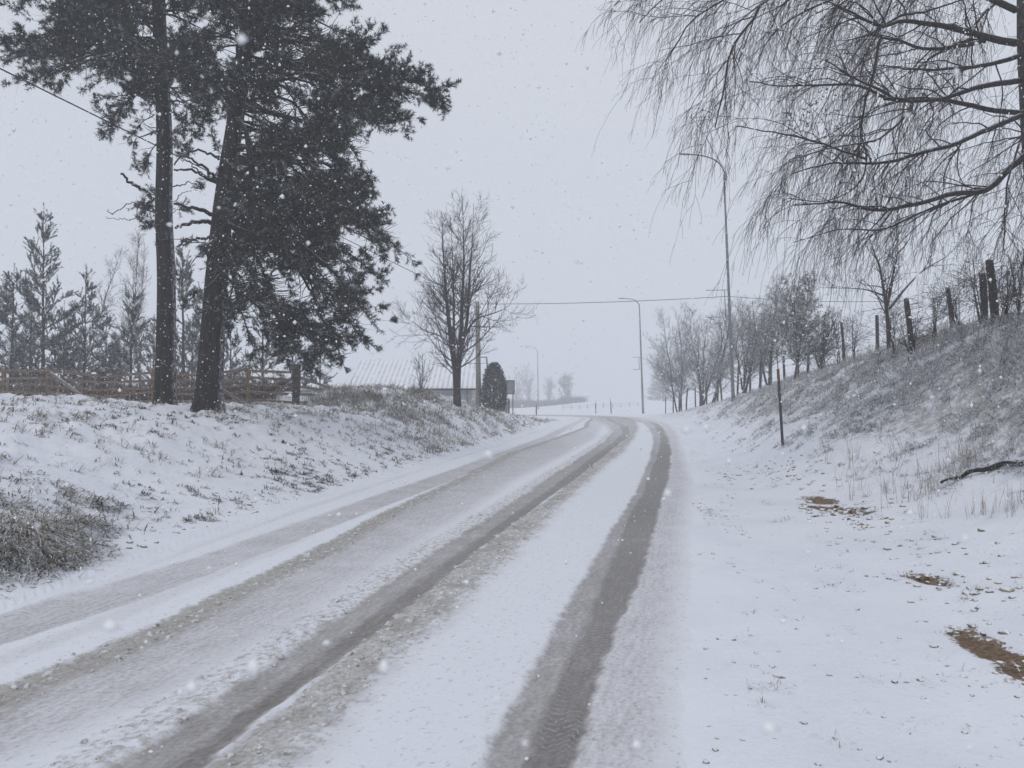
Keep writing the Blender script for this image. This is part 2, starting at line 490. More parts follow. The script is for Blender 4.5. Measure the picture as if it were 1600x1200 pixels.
M = {
    'ground': mat_ground(), 'road': mat_road(),
    'pine_bark': mat_bark("pine_bark", (.008, .007, .0065), (.040, .032, .027), .6),
    'bark': mat_bark("grey_bark", (.022, .020, .019), (.07, .062, .055), .3, (14, 14, 3), .015),
    'birch_bark': mat_bark("birch_bark", (.035, .031, .03), (.12, .11, .10), .2, (10, 10, 6), .012),
    'birch_limb': mat_bark("birch_limb", (.022, .019, .019), (.07, .06, .056), .1, (12, 12, 4), .01),
    'needle': mat_tint("pine_needles", (.011, .014, .011), (.046, .050, .038), .45, scale=7.0, lo=.52, hi=.68),
    'young_needle': mat_tint("young_pine_needles", (.016, .020, .015), (.062, .068, .05), .5, scale=6.0, lo=.46, hi=.62),
    'hazed_snowy_needle': mat_tint("haze_paled_snowy_spruce", (.05, .06, .05), (.14, .15, .13), .7, scale=3.0, lo=.42, hi=.60),  # haze fade of the far spruce painted in as paler, snowier needles
    'twig': mat_tint("twigs", (.017, .013, .014), (.062, .047, .049), .12, scale=6, lo=.5, hi=.7),
    'pale_twig': mat_tint("pale_twigs", (.10, .09, .085), (.20, .18, .17), .3, scale=5),  # on the far trees, bush and thicket this paleness paints in the haze
    'hazed_frost_twig': mat_tint("haze_paled_snowy_twigs", (.04, .035, .034), (.12, .105, .10), .55, scale=9, lo=.42, hi=.60),  # snow dusting, lightened further to paint haze into the right bank trees
    'snow_leaf': mat_tint("snow_laden_leaves", (.08, .075, .055), (.22, .20, .155), .85, scale=9, lo=.42, hi=.56),
    'dry_leaf': mat_tint("dry_leaves", (.10, .055, .03), (.17, .12, .06), .15),
    'grass': mat_tint("dead_grass", (.10, .085, .065), (.50, .45, .37), .95, scale=15, lo=.37, hi=.53),
    'tussock': mat_tint("tussock_grass", (.022, .018, .013), (.34, .29, .21), .85, scale=16, lo=.45, hi=.56),
    'straw': mat_tint("straw_grass", (.085, .068, .045), (.40, .33, .22), .62, scale=11, lo=.43, hi=.60),
    'weed': mat_tint("weeds", (.035, .035, .026), (.16, .145, .105), .6, scale=16, lo=.44, hi=.60),
    'bracken': mat_tint("bracken", (.035, .022, .016), (.12, .072, .046), .5, scale=6, lo=.48, hi=.64),
    'fence': mat_wood("brown_fence", (.09, .058, .037), (.235, .155, .098), .85),
    'old_wood': mat_wood("dark_old_wood", (.022, .019, .017), (.075, .062, .05), .8),
    'grey_wood': mat_wood("grey_wood", (.10, .09, .075), (.24, .22, .19), .9),
    'galv': mat_plain("galvanised_steel", (.20, .205, .21), .55, .4),
    'wire': mat_plain("black_cable", (.03, .03, .032), .6, 0, .1, .0),
    'thinwire': mat_plain("rusty_wire", (.07, .055, .05), .7, 0, .2, .0),
    'concrete': mat_plain("pole_concrete", (.24, .225, .20), .9),
    'wall': mat_plain("barn_wall", (.42, .42, .42), .9, 0, .15, 0),
    'stake': mat_plain("dark_stake", (.06, .055, .052), .6, 0, .3, 0),
    'orange': mat_plain("orange_band", (.20, .085, .045), .6, 0, .3, 0),
    'signback': mat_plain("sign_back", (.26, .27, .27), .6, .2),
    'white': mat_plain("white_panel", (.66, .68, .70), .6),
    'roof': None, 'flake': None,
}
def _roof():
    m = NT("snowy_roof")
    n = m.noise(1.4, 5, m.coord(), .6)
    sx = m.n("ShaderNodeSeparateXYZ"); m.l(m.coord(), sx.inputs[0])
    w = m.math('SINE', m.math('MULTIPLY', sx.outputs[0], 2 * math.pi / .31))
    st = m.math('MULTIPLY', m.ss(w, -.1, .7), m.ss(n, .25, .6))
    return m.done(m.mix(st, (.86, .88, .92), (.60, .61, .65)), .7)
M['roof'] = _roof()
def _flake():
    m = NT("snowflake"); m.b.inputs["Subsurface Weight"].default_value = 0
    return m.done((.92, .93, .95), .9)
M['flake'] = _flake()

# ------------------------------------------------------------------ the ground
def build_ground():
    a0 = np.radians(np.arange(-39, 39.01, .105))
    a1 = np.radians(np.concatenate([np.arange(-180, -39.5, 1.5)]))
    a2 = np.radians(np.arange(40.5, 180, 1.5))
    A = np.concatenate([a1, a0, a2]); nA = len(A)
    R = np.exp(np.arange(math.log(1.0), math.log(560), .0128)); nR = len(R)
    X = (R[:, None] * np.sin(A)[None]).ravel(); Yy = (R[:, None] * np.cos(A)[None]).ravel()
    P = np.c_[X, Yy]
    z, dl, dr, hl, hr, so = ground(P, True)
    off = np.maximum(dl, dr)
    grassy = np.where(dr > 0, sstep(.5, 2.2, dr) * np.clip(.10 + .75 * sstep(.15, 1.4, hr), 0, 1), 0)
    gl = sstep(.3, 1.2, dl) * (.30 + .30 * sstep(.5, 1.5, hl) * sstep(18, 28, Yy))
    grassy = np.where(dl > 0, gl, grassy)
    grassy *= (.55 + .9 * fbm(X * .35, Yy * .35, 3, 77))
    grassy = np.where(Yy > 75, grassy * .3, grassy)
    speck = np.clip(sstep(.15, .8, off) * np.where(dl > 0, .75, .35) + np.where(dr > 0, sstep(1.3, 2.2, dr) * .4, 0), 0, 1)
    bare = np.zeros(len(P))
    for (px, py, L, Wd, ang) in ((1545, 1012, .50, .15, 1.45), (1590, 1040, .32, .13, 1.45), (1450, 903, .33, .12, 1.6), (1302, 795, .9, .16, 1.75), (1282, 781, .5, .2, 1.7)):
        c = hit(px, py)
        ca, sa = math.cos(ang), math.sin(ang)
        u = (X - c[0]) * ca + (Yy - c[1]) * sa; v = -(X - c[0]) * sa + (Yy - c[1]) * ca
        bare = np.maximum(bare, np.exp(-((u / L) ** 2 + (v / Wd) ** 2) ** 1.5))
    z = z - .035 * bare
    V = np.c_[X, Yy, z]
    i = np.arange(nR - 1)[:, None] * nA; j = np.arange(nA)[None]; j2 = (j + 1) % nA
    Q = np.stack([i + j, i + j2, i + nA + j2, i + nA + j], -1).reshape(-1, 4)[:, ::-1]
    V = np.vstack([V, [0, 0, -.14]])
    T = np.stack([np.arange(nA), (np.arange(nA) + 1) % nA, np.full(nA, len(V) - 1)], -1)
    pad = lambda a: np.append(a, 0)
    o = link_mesh("ground", V, Q, T, M['ground'], None, {"grassy": pad(grassy), "bare": pad(bare), "speck": pad(speck)})
    tag(o, "snow covered ground, verges and banks beside the road", "ground", kind="structure")
build_ground()

SLUSH = []
def build_road():
    cen = (INNER + OUTER) / 2
    cum = np.concatenate([[0], np.cumsum(np.linalg.norm(np.diff(cen, axis=0), axis=1))])
    s0 = np.interp(0, cen[:20 + 30, 1], cum[:50])
    ss_ = list(np.arange(0, s0 - 2, 2.0)); s = s0 - 1.0
    while s < cum[-1]:
        ss_.append(s); s += max(.028, (s - s0) * .0085)
    ss_ = np.array(ss_); n = len(ss_)
    I = np.c_[np.interp(ss_, cum, INNER[:, 0]), np.interp(ss_, cum, INNER[:, 1])]
    O = np.c_[np.interp(ss_, cum, OUTER[:, 0]), np.interp(ss_, cum, OUTER[:, 1])]
    D = O - I; Wd = np.linalg.norm(D, axis=1)
    C = 340
    t = np.linspace(0, 1, C)
    def curve(pts):
        r = []
        for (px, py) in pts:
            p = gp(px, py)
            tt = ((p - I) * D).sum(1) / Wd ** 2
            perp = np.abs(np.cross(D / Wd[:, None], p - I))
            perp[ss_ < s0] = 99
            k = perp.argmin(); r.append((ss_[k], tt[k]))
        r.sort()
        r = np.array(r)
        return np.interp(ss_, r[:, 0], r[:, 1])[:, None] * Wd[:, None]
    T1L = curve([(744, 1200), (800, 1100), (860, 1000), (922, 900), (950, 843), (966, 815), (995, 762), (1016, 712), (1021, 691), (1014, 670), (1000, 660), (975, 656)])
    T1R = curve([(896, 1200), (914, 1125), (950, 1031), (972, 975), (993, 918), (1017, 850), (1038, 773), (1049, 722), (1051, 701), (1042, 677), (1025, 661), (1000, 656)])
    C1L = curve([(819, 1192), (856, 1106), (894, 1030), (931, 945), (955, 885), (985, 808), (1010, 752), (1029, 708), (1032, 688), (1025, 670)])
    C1R = curve([(890, 1200), (908, 1125), (944, 1031), (967, 975), (988, 918), (1012, 850), (1034, 773), (1046, 722), (1048, 701), (1038, 677)])
    T2L = curve([(180, 1200), (330, 1100), (500, 988), (640, 892), (760, 812), (850, 752), (915, 710), (945, 690), (958, 675), (950, 664), (935, 657)])
    T2R = curve([(330, 1200), (420, 1125), (500, 1062), (640, 950), (725, 882), (810, 815), (890, 757), (940, 717), (965, 697), (985, 679), (982, 665), (962, 658)])
    T2S = curve([(470, 1200), (600, 1060), (700, 970), (790, 880), (870, 800), (940, 735), (978, 703)])
    T3L = curve([(0, 1080), (100, 1042), (250, 978), (350, 928), (500, 858), (600, 802), (700, 756), (800, 707), (880, 680), (912, 668), (915, 660)])
    T3R = curve([(0, 1195), (150, 1130), (300, 1062), (450, 982), (600, 882), (700, 820), (800, 755), (880, 712), (928, 686), (940, 668)])
    T4L = curve([(0, 968), (150, 920), (300, 874), (500, 806), (650, 754), (780, 708), (850, 682), (885, 665)])
    T4R = curve([(0, 1012), (150, 964), (300, 910), (500, 834), (650, 775), (780, 723), (850, 692), (893, 668)])
    x = t[None] * Wd[:, None]                       # metres from the left edge
    sg = np.broadcast_to(ss_[:, None], x.shape)
    e = (fbm(sg * .5, x * 1.5, 3, 5) - .5) * .10 + (fbm(sg * 9, x * 9, 3, 6) - .5) * .07
    def band(L, R, soft=.05, soft2=None):
        soft2 = soft2 or soft
        return sstep(-soft, soft, x - L + e) * sstep(-soft2, soft2, R - x + e)
    var = fbm(sg * .25, x * .2 + 4, 3, 9)
    b1, b2, b3, b4 = band(T1L, T1R, .03, .05), band(T2L, T2R, .035), band(T3L, T3R, .05, .22), band(T4L, T4R, .05)
    k1 = band(C1L, C1R, .03)
    w2 = T2R - T2L
    k2 = band(T2L + .52 * w2, T2R - .02, .05)
    wear = np.maximum.reduce([b1 * .50 + k1 * .25, b2 * .51 + k2 * .23,
                              b3 * (.40 - .16 * np.clip((x - T3L) / (T3R - T3L + .01), 0, 1)), b4 * (.30 + .04 * var)])
    wear = np.maximum(wear, band(T1R - .05, T1R + .72, .05, .22) * .27)
    wear = np.maximum(wear, band(T2R - .05, T2S, .04, .2) * (.12 + .30 * sstep(.40, .62, fbm(sg * 5, x * 5, 3, 52))))
    wear = np.maximum(wear, band(T3L - .55, T3L - .32, .07) * .12)
    wear = np.maximum(wear, band(np.full_like(T4L, .34), np.full_like(T4L, .44), .05) * .10)
    wear *= .82 + .36 * var
    far = sstep(22, 48, sg - s0)
    wear = wear * (1 - .35 * far)
    slush = np.maximum.reduce([band(T3L - .03, T3L + .28, .07, .12) * .85, band(T2R - .02, T2S, .04, .18) * .80, band(T2L - .30, T2L + .06, .16, .05) * .55,
                               band(T1L - .12, T1L + .08, .08) * .25, band(T1R + .6, T1R + 1.1, .2) * .22])
    edge = sstep(0, .3, x) * sstep(.02, .40, Wd[:, None] - x + e * 1.5)
    wear = wear * edge; slush = slush * edge
    z = road_z(I[:, None, 1] + D[:, None, 1] * t[None])
    z = z + .020 * (1 - np.clip(wear * 1.8, 0, 1)) * edge
    z = z + slush * .06 * (fbm(sg * 11, x * 11, 4, 31, .62) - .35) + .012 * (fbm(sg * 2.2, x * 2.2, 3, 32) - .5) * (1 - wear) * edge
    z = z + .030 * band(np.full_like(T4L, .18), np.full_like(T4L, .34), .10)
    z = z + .05 * np.where(sstep(0, 1, t)[None] > 2, 1, 0) - .006 * (1 - edge)
    P = I[:, None] + D[:, None] * t[None, :, None]
    V = np.dstack([P, z]).reshape(-1, 3)
    i = np.arange(n - 1)[:, None] * C; j = np.arange(C - 1)[None]
    Q = np.stack([i + j, i + j + 1, i + C + j + 1, i + C + j], -1).reshape(-1, 4)
    sv = np.dstack([sg - s0, x - C1L, np.zeros_like(x)]).reshape(-1, 3)
    ok = (slush.ravel() > .30) & (sg.ravel() - s0 > 2.2) & (sg.ravel() - s0 < 34)
    SLUSH.append(V[ok]); SLUSH.append(slush.ravel()[ok])
    core = k1 * (1 - sstep(9, 22, sg - s0))
    o = link_mesh("road", V, Q, None, M['road'], None, {"wear": wear.ravel(), "slush": slush.ravel(), "core": core.ravel(), "sv": sv})
    tag(o, "snow covered road with grey slushy wheel tracks bending left", "road", kind="structure")
build_road()

# ------------------------------------------------------------------ plants: growing branches
def grow(P0, D0, L, K, wob=.12, pull=(0, 0, 0), r=rng):
    N = len(P0); P = np.empty((N, K + 1, 3)); P[:, 0] = P0; d = nrm(D0)
    pull = np.asarray(pull, float)
    for k in range(K):
        d = nrm(d + r.normal(0, wob, (N, 3)) + pull)
        P[:, k + 1] = P[:, k] + d * (np.asarray(L) / K)[:, None]
    return P

def taper(r0, K, end=.25):
    return np.asarray(r0)[:, None] * np.linspace(1, end, K + 1)[None]

def sample(P, R, n, lo=.2, hi=1.0, w=None, r=rng):
    """n points along a set of branches: point, tangent, radius, t, index"""
    N, K, _ = P.shape
    ln = np.linalg.norm(np.diff(P, axis=1), axis=2).sum(1)
    pr = ln if w is None else w
    i = r.choice(N, n, p=pr / pr.sum()); t = r.uniform(lo, hi, n)
    f = t * (K - 1); k = np.minimum(f.astype(int), K - 2); f = (f - k)[:, None]
    p = P[i, k] * (1 - f) + P[i, k + 1] * f
    return p, nrm(P[i, k + 1] - P[i, k]), R[i, k] * (1 - f[:, 0]) + R[i, k + 1] * f[:, 0], t, i

def fork(T, a0, a1, r=rng):
    n = len(T); a = r.uniform(a0, a1, n)[:, None]
    q = r.normal(0, 1, (n, 3)); q = nrm(q - (q * T).sum(1, keepdims=True) * T)
    return np.cos(a) * T + np.sin(a) * q

def smoothline(pts, n):
    return catmull(np.asarray(pts, float), n)

def resample(P, K):
    d = np.concatenate([[0], np.cumsum(np.linalg.norm(np.diff(P, axis=0), axis=1))])
    s = np.linspace(0, d[-1], K)
    return np.stack([np.interp(s, d, P[:, k]) for k in range(3)], 1)

def needles(G, P, D, L, per=24, nl=.085, w=.010, r=rng, tint=None, spread=1.0):
    """bottle-brush shoots: needles all round each shoot"""
    N = len(P)
    t = r.uniform(.0, 1, (N, per, 1)) ** .8
    q = r.normal(0, 1, (N, per, 3)); Dn = D[:, None]
    q = nrm(q - (q * Dn).sum(-1, keepdims=True) * Dn)
    nd = nrm(Dn * r.uniform(.5, 1.3, (N, per, 1)) + q * spread)
    b = P[:, None] + Dn * t * L[:, None, None]
    s = nrm(np.cross(nd, r.normal(0, 1, (N, per, 3)))) * w * .5
    ln = nl * r.uniform(.7, 1.2, (N, per, 1))
    V = np.stack([b - s, b + s, b + nd * ln], 2).reshape(-1, 3)
    tint = r.uniform(0, 1, N) if tint is None else tint
    G.add(V, None, np.arange(len(V)).reshape(-1, 3), np.repeat(np.clip(tint[:, None] + r.normal(0, .15, (N, per)), 0, 1).ravel(), 3))

def leaves(G, P, size, r=rng):
    n = len(P); a = nrm(r.normal(0, 1, (n, 3))); b = nrm(np.cross(a, r.normal(0, 1, (n, 3))))
    s = (size * r.uniform(.6, 1.3, n))[:, None]
    V = np.stack([P - a * s, P + b * s * .5, P + a * s, P - b * s * .5], 1).reshape(-1, 3)
    G.add(V, np.arange(len(V)).reshape(-1, 4), None, np.repeat(r.uniform(0, 1, n), 4))

# ---- the two big pines
def big_pine(label, trunk, limbs, nrand, seed, dead=(), zr=(3.5, 9.0), rlen=(1.6, 3.2), extra_trunks=(), top=15.5):
    r = np.random.default_rng(seed)
    base = np.array(trunk[0][:3])
    base[2] = gz(base[0], base[1]) - .1
    T = [base] + [np.array(p[:3]) for p in trunk[1:]]
    Rr = [p[3] for p in trunk]
    TP = smoothline(T, 8)
    TR = np.interp(np.linspace(0, 1, len(TP)), np.linspace(0, 1, len(Rr)), Rr)
    TR[:3] *= np.array([1.28, 1.12, 1.04])
    tg = Geo(); cg = Geo()
    tg.tubes(TP, TR, 14)
    for (pts, rr) in extra_trunks:
        q = smoothline(pts, 6); tg.tubes(q, np.linspace(rr, rr * .5, len(q)), 8)
    for (pts, rr) in dead:
        q = smoothline(pts, 5); q[1:-1] += r.normal(0, .02, (len(q) - 2, 3)); tg.tubes(q, np.linspace(rr, rr * .5, len(q)), 6, cap=True)
    K = 10; LP = []
    def on_trunk(z):
        k = np.clip(np.searchsorted(TP[:, 2], z), 1, len(TP) - 1)
        f = np.clip((z - TP[k - 1, 2]) / (TP[k, 2] - TP[k - 1, 2]), 0, 1)
        return TP[k - 1] * (1 - f) + TP[k] * f
    for (tip, za, sag) in limbs:
        a = on_trunk(za); tip = np.asarray(tip); L = np.linalg.norm(tip - a)
        m1 = a + (tip - a) * .35 + np.array([0, 0, .10 * L + sag]) + r.normal(0, .09 * L, 3) * (1, 1, .7)
        m2 = a + (tip - a) * .72 + np.array([0, 0, .06 * L + sag * .6]) + r.normal(0, .08 * L, 3) * (1, 1, .7)
        LP.append(resample(smoothline([a, m1, m2, tip], 6), K + 1))
    for q_ in range(nrand + 7):
        z = r.uniform(*zr) if q_ < nrand else r.uniform(zr[0], zr[0] + 4); a = on_trunk(z); az = r.uniform(0, 2 * math.pi) if q_ < nrand else -math.pi / 2 + r.normal(0, .5)
        L = r.uniform(*rlen) * (1 - .45 * sstep(9, top, z))
        d = np.array([math.cos(az), math.sin(az), r.uniform(-.15, .35)])
        tip = a + nrm(d) * L
        LP.append(resample(smoothline([a, a + (tip - a) * .4 + (0, 0, .1 * L), tip], 6), K + 1))
    LP = np.array(LP)
    LL = np.linalg.norm(np.diff(LP, axis=1), axis=2).sum(1)
    LP[:, 1:-1] += np.cumsum(r.normal(0, .03, (len(LP), K - 1, 3)), 1) * .7
    LR = taper(.012 + .010 * LL, K, .08)
    tg.tubes(LP, LR, 6)
    ns = int(LL.sum() * 8.5)
    p, t, rad, tt, i = sample(LP, LR, ns, .12, .98, r=r)
    d = fork(t, .5, 1.15, r); d[:, 2] *= .55; d[:, 2] += .10
    SL = r.uniform(.45, 1.05, ns) * (1.1 - .65 * tt) * np.clip(LL[i] / 2.5, .6, 1.25)
    SP = grow(p, d, SL, 5, .18, (0, 0, .03), r)
    SR = taper(np.minimum(rad * .6, .014), 5, .3)
    tg.tubes(SP, SR, 4)
    nsh = int(SL.sum() * 22)
    p, t, _, tt, i = sample(SP, SR, nsh, .15, 1.0, r=r)
    gap = fbm(p[:, 0] * 1.15 + p[:, 1] * .55, p[:, 2] * 1.7 - p[:, 1] * .3, 3, seed + 5) + .10 * (tt - .5)
    ok = gap > .475; p = p[ok]; t = t[ok]; nsh = len(p)
    pe, te_, _, _, _ = sample(LP, LR, int(LL.sum() * 12), .62, 1.0, r=r)
    p = np.vstack([p + r.normal(0, .02, p.shape), pe, LP[:, -1]]); t = np.vstack([t, te_, LP[:, -1] - LP[:, -2]]); nsh = len(p)
    d = nrm(fork(nrm(t), .3, .95, r) + np.array([0, 0, .22]))
    clump = np.clip(.5 + (fbm(p[:, 0] * 1.3 + p[:, 1], p[:, 2] * 1.3, 2, seed) - .5) * 1.6 + r.normal(0, .12, nsh), 0, 1)
    needles(cg, p, d, r.uniform(.10, .20, nsh), 22, .10, .015, r, clump)
    print(label[:20], 'shoots', nsh)
    te = np.array([LP[:, -1], SP[r.integers(0, len(SP), len(LP)), -1]]).reshape(-1, 3)
    root = empty("pine_tree", base, label, "pine tree", "tall old pines on the left bank")
    tr = tg.build("trunk", M['pine_bark'], root, base)
    cr = cg.build("crown", M['needle'], root, base)
    return root

YA, YB = 19.0, 18.0
def A_(px, py, dy=0.0): return at(px, py, YA + dy)
def B_(px, py, dy=0.0): return at(px, py, YB + dy)
def zA(py): return float(at(255, py, YA)[2])
def zB(py): return float(at(355, py, YB)[2])

rl = np.random.default_rng(3)
trA = [(*A_(258, 632), .245), (*A_(260, 450), .215), (*A_(256, 330), .20), (*A_(257, 215), .185), (*A_(250, 60), .165), (*A_(246, -120), .13), (*A_(250, -300), .08), (*A_(255, -420), .03)]
limA = []
for (px, py, ya) in [(5, 66, 20), (8, 96, 60), (32, 122, 60), (28, 18, -40), (50, -30, -90), (95, 132, 95), (135, 140, 110), (172, 214, 150), (190, 182, 120), (215, 256, 190), (228, 268, 215),
                     (95, 60, 20), (60, 85, 40), (120, 0, -40), (180, 105, 70), (150, 160, 120), (110, 90, 40), (70, 40, -10), (170, 40, -20), (200, 215, 160), (305, 150, 110), (330, 60, 20), (310, 215, 170), (290, 240, 190),
                     (215, 322, 335), (232, 352, 350), (280, 330, 340), (225, 300, 320), (60, 110, 70), (100, 110, 80), (140, 120, 90), (160, 70, 20), (200, 140, 90), (20, 80, 30), (130, 30, -20), (90, 15, -40), (300, 50, 20), (320, 100, 60), (310, 150, 90), (285, 205, 160), (330, 120, 60), (345, 70, 20), (300, 5, -40), (325, 190, 140), (300, 120, 70), (275, 175, 120), (340, 25, -20)]:
    limA.append((A_(px, py, rl.uniform(-1.0, 1.0)), zA(ya), rl.uniform(-.05, .15)))
deadA = [([A_(240, 312, -.1), A_(222, 296, -.3), A_(205, 286, -.4), A_(189, 272, -.5)], .055),
         ([A_(248, 335, 0), A_(215, 318, -.3), A_(198, 320, -.5), A_(177, 334, -.6), A_(168, 328, -.6)], .016),
         ([A_(215, 318, -.3), A_(212, 342, -.4), A_(195, 343, -.4), A_(182, 341, -.5), A_(166, 338, -.5)], .012),
         ([A_(270, 292, 0), A_(290, 287, -.2), A_(308, 286, -.3)], .018),
         ([A_(272, 315, 0), A_(286, 303, -.2), A_(300, 298, -.3)], .012)]
big_pine("tall dark pine with the straighter trunk and crown spreading to the left", trA, limA, 50, 101, deadA, (zA(150), zA(-380)), (1.2, 2.9))

trB = [(*B_(325, 634), .33), (*B_(331, 540), .28), (*B_(338, 440), .255), (*B_(346, 350), .23), (*B_(354, 280), .21), (*B_(366, 200), .19), (*B_(380, 100), .19), (*B_(390, 0), .16), (*B_(395, -160), .12), (*B_(400, -330), .07), (*B_(402, -430), .03)]
limB = []
for (px, py, ya) in [(558, 14, -70), (578, 60, 0), (522, 76, 10), (556, 112, 40), (640, 130, 60), (698, 153, 80), (685, 166, 95), (640, 184, 105), (602, 198, 115), (560, 210, 140), (540, 176, 100),
                     (584, 288, 170), (522, 254, 160), (545, 300, 200), (480, 240, 180), (600, 394, 240), (650, 412, 262), (590, 378, 235), (560, 352, 225), (604, 440, 285), (560, 436, 280), (556, 466, 300),
                     (592, 514, 320), (588, 546, 335), (540, 580, 345), (500, 586, 350), (450, 572, 370), (402, 562, 380), (365, 535, 400), (480, 505, 330), (430, 480, 345), (520, 425, 300), (470, 380, 280), (420, 335, 250),
                     (400, 420, 330), (440, 300, 215), (500, 330, 235), (530, 500, 330), (550, 540, 340), (470, 545, 350), (420, 530, 370), (500, 455, 320), (450, 430, 320), (540, 395, 280), (510, 290, 210), (460, 190, 130),
                     (520, 150, 70), (470, 110, 40), (430, 60, -20), (500, 30, -60), (450, 0, -60), (300, 30, -20), (290, 100, 70), (318, 195, 170), (330, 395, 385), (420, 240, 190), (585, 165, 85), (610, 150, 75), (575, 190, 110), (380, 470, 390), (350, 500, 420), (440, 510, 360), (395, 345, 300), (370, 400, 360),
                     (570, 530, 335), (520, 560, 345), (600, 405, 255), (620, 400, 250), (480, 420, 310), (530, 350, 240), (505, 520, 345), (460, 470, 340), (440, 250, 170), (480, 290, 190), (520, 220, 140), (460, 225, 150), (430, 180, 110), (500, 180, 100), (540, 240, 160), (420, 280, 210), (400, 150, 90), (330, 60, 20), (335, 130, 80), (320, 170, 120), (350, 30, -10), (560, 300, 190), (500, 270, 170), (410, 210, 150)]:
    limB.append((B_(px, py, rl.uniform(-1.2, 1.6)), zB(ya), rl.uniform(-.05, .25)))
deadB = [([B_(330, 335, 0), B_(308, 327, -.3), B_(287, 322, -.4), B_(272, 318, -.4)], .055), ([B_(332, 347, 0), B_(312, 346, -.3), B_(290, 349, -.5), B_(274, 357, -.6)], .06),
         ([B_(330, 369, 0), B_(315, 373, -.3), B_(293, 376, -.4), B_(276, 385, -.5)], .038), ([B_(337, 285, 0), B_(318, 276, -.3), B_(300, 266, -.4), B_(272, 265, -.5)], .045),
         ([B_(338, 282, 0), B_(320, 262, -.3), B_(300, 248, -.4), B_(285, 245, -.5)], .04), ([B_(342, 250, 0), B_(325, 238, -.2), B_(300, 236, -.4), B_(272, 258, -.5)], .035),
         ([B_(318, 276, -.3), B_(300, 255, -.4), B_(282, 248, -.4)], .02)]
exB = [([B_(395, 275, -.5), B_(390, 240, -.5), B_(384, 205, -.45), B_(372, 184, -.3)], .085)]
big_pine("tall dark pine with the leaning trunk and low branches reaching toward the barn", trB, limB, 40, 202, deadB, (zB(190), zB(-400)), (1.2, 3.0), exB)

# ---- young pines behind the fence
def young_pine(px, ytop, Y, label, seed, lean=0.0, group="young pines behind the brown fence", spread=1.0, needle='young_needle'):
    r = np.random.default_rng(seed)
    b = at(px, 600, Y); b[2] = gz(b[0], b[1]) - .05
    H = float(at(px, ytop, Y)[2] - b[2])
    tg, cg = Geo(), Geo()
    K = 14
    T = np.array([b + np.array([lean * k / K, r.normal(0, .02), H * k / K]) for k in range(K + 1)])
    tg.tubes(T, np.linspace(.045 + .006 * H, .008, K + 1), 7)
    nw = max(6, int(H / .5))
    P0, D0, LL = [], [], []
    for k in range(nw):
        f = .08 + .90 * (k + r.uniform(-.2, .2)) / nw
        z = f * H; up = .35 + .9 * f
        for q in range(r.integers(4, 7)):
            az = r.uniform(0, 6.283)
            P0.append(b + np.array([lean * f, 0, z])); D0.append((math.cos(az), math.sin(az), up * r.uniform(.7, 1.2)))
            LL.append(r.uniform(.6, 1.05) * spread * min(1.9, .25 + (1 - f) * .34 * H))
    P0, D0, LL = np.array(P0), np.array(D0), np.array(LL)
    BP = grow(P0, D0, LL, 6, .08, (0, 0, .05), r); BR = taper(.008 + .008 * LL, 6, .3)
    tg.tubes(BP, BR, 4)
    ns = int(LL.sum() * 7.0)
    p, t, _, tt, i = sample(BP, BR, ns, .2, .98, r=r)
    d = fork(t, .35, .8, r); d[:, 2] += .15
    SL = r.uniform(.2, .5, ns)
    SP = grow(p, d, SL, 3, .08, (0, 0, .06), r); SR = taper(np.full(ns, .006), 3)
    tg.tubes(SP, SR, 3)
    tips = np.vstack([SP[:, 1], SP[:, 0], BP[:, -2], BP[:, -3], T[-1:]])
    td = np.vstack([SP[:, 3] - SP[:, 1], SP[:, 1] - SP[:, 0], BP[:, -1] - BP[:, -2], BP[:, -2] - BP[:, -3], np.array([[0, 0, .3]])])
    needles(cg, tips, nrm(td), np.maximum(np.linalg.norm(td, axis=1), .18) * 1.05, 28, .085, .021, r, spread=.8)
    root = empty("young_pine", b, label, "pine tree", group)
    tg.build("trunk", M['bark'], root, b); cg.build("crown", M[needle], root, b)

for k, (px, yt, Y, lean, lab) in enumerate([
        (68, 328, 33, -.1, "tallest young pine behind the fence, bare leader well above its neighbours"),
        (16, 424, 31, .1, "young pine at the photo's left edge behind the fence"),
        (132, 424, 34, .0, "young pine just right of the tallest young pine"),
        (203, 452, 33, .1, "thin young pine left of the straight old trunk"),
        (287, 385, 34, -.1, "young pine seen between the two old pine trunks"),
        (318, 442, 36, 0, "shorter young pine half hidden by the leaning old trunk"),
        (165, 492, 38, 0, "small young pine in the gap right of the fence brace"),
        (410, 470, 37, 0, "young pine under the low branches of the leaning old pine"),
        (455, 520, 39, .1, "small young pine behind the dark corner post"),
        (-25, 400, 34, 0, "young pine cut by the photo's left edge"),
        (100, 480, 39, 0, "low young pine standing behind the tallest one"),
        (240, 500, 40, 0, "small young pine directly behind the straight old trunk"),
        (360, 500, 38, 0, "young pine directly right of the leaning old trunk"),
        (45, 470, 37, .1, "young pine filling the gap between the tallest one and the photo's left edge"),
        (185, 520, 42, 0, "lowest far young pine left of the straight old trunk"),
        (85, 520, 36, 0, "bushy young pine low in front of the tallest one"),
        (300, 500, 41, 0, "far young pine low between the two old pine trunks"),
        (500, 545, 42, 0, "small far young pine above the grey side rails")]):
    young_pine(px, yt, Y, lab, 400 + k, lean)

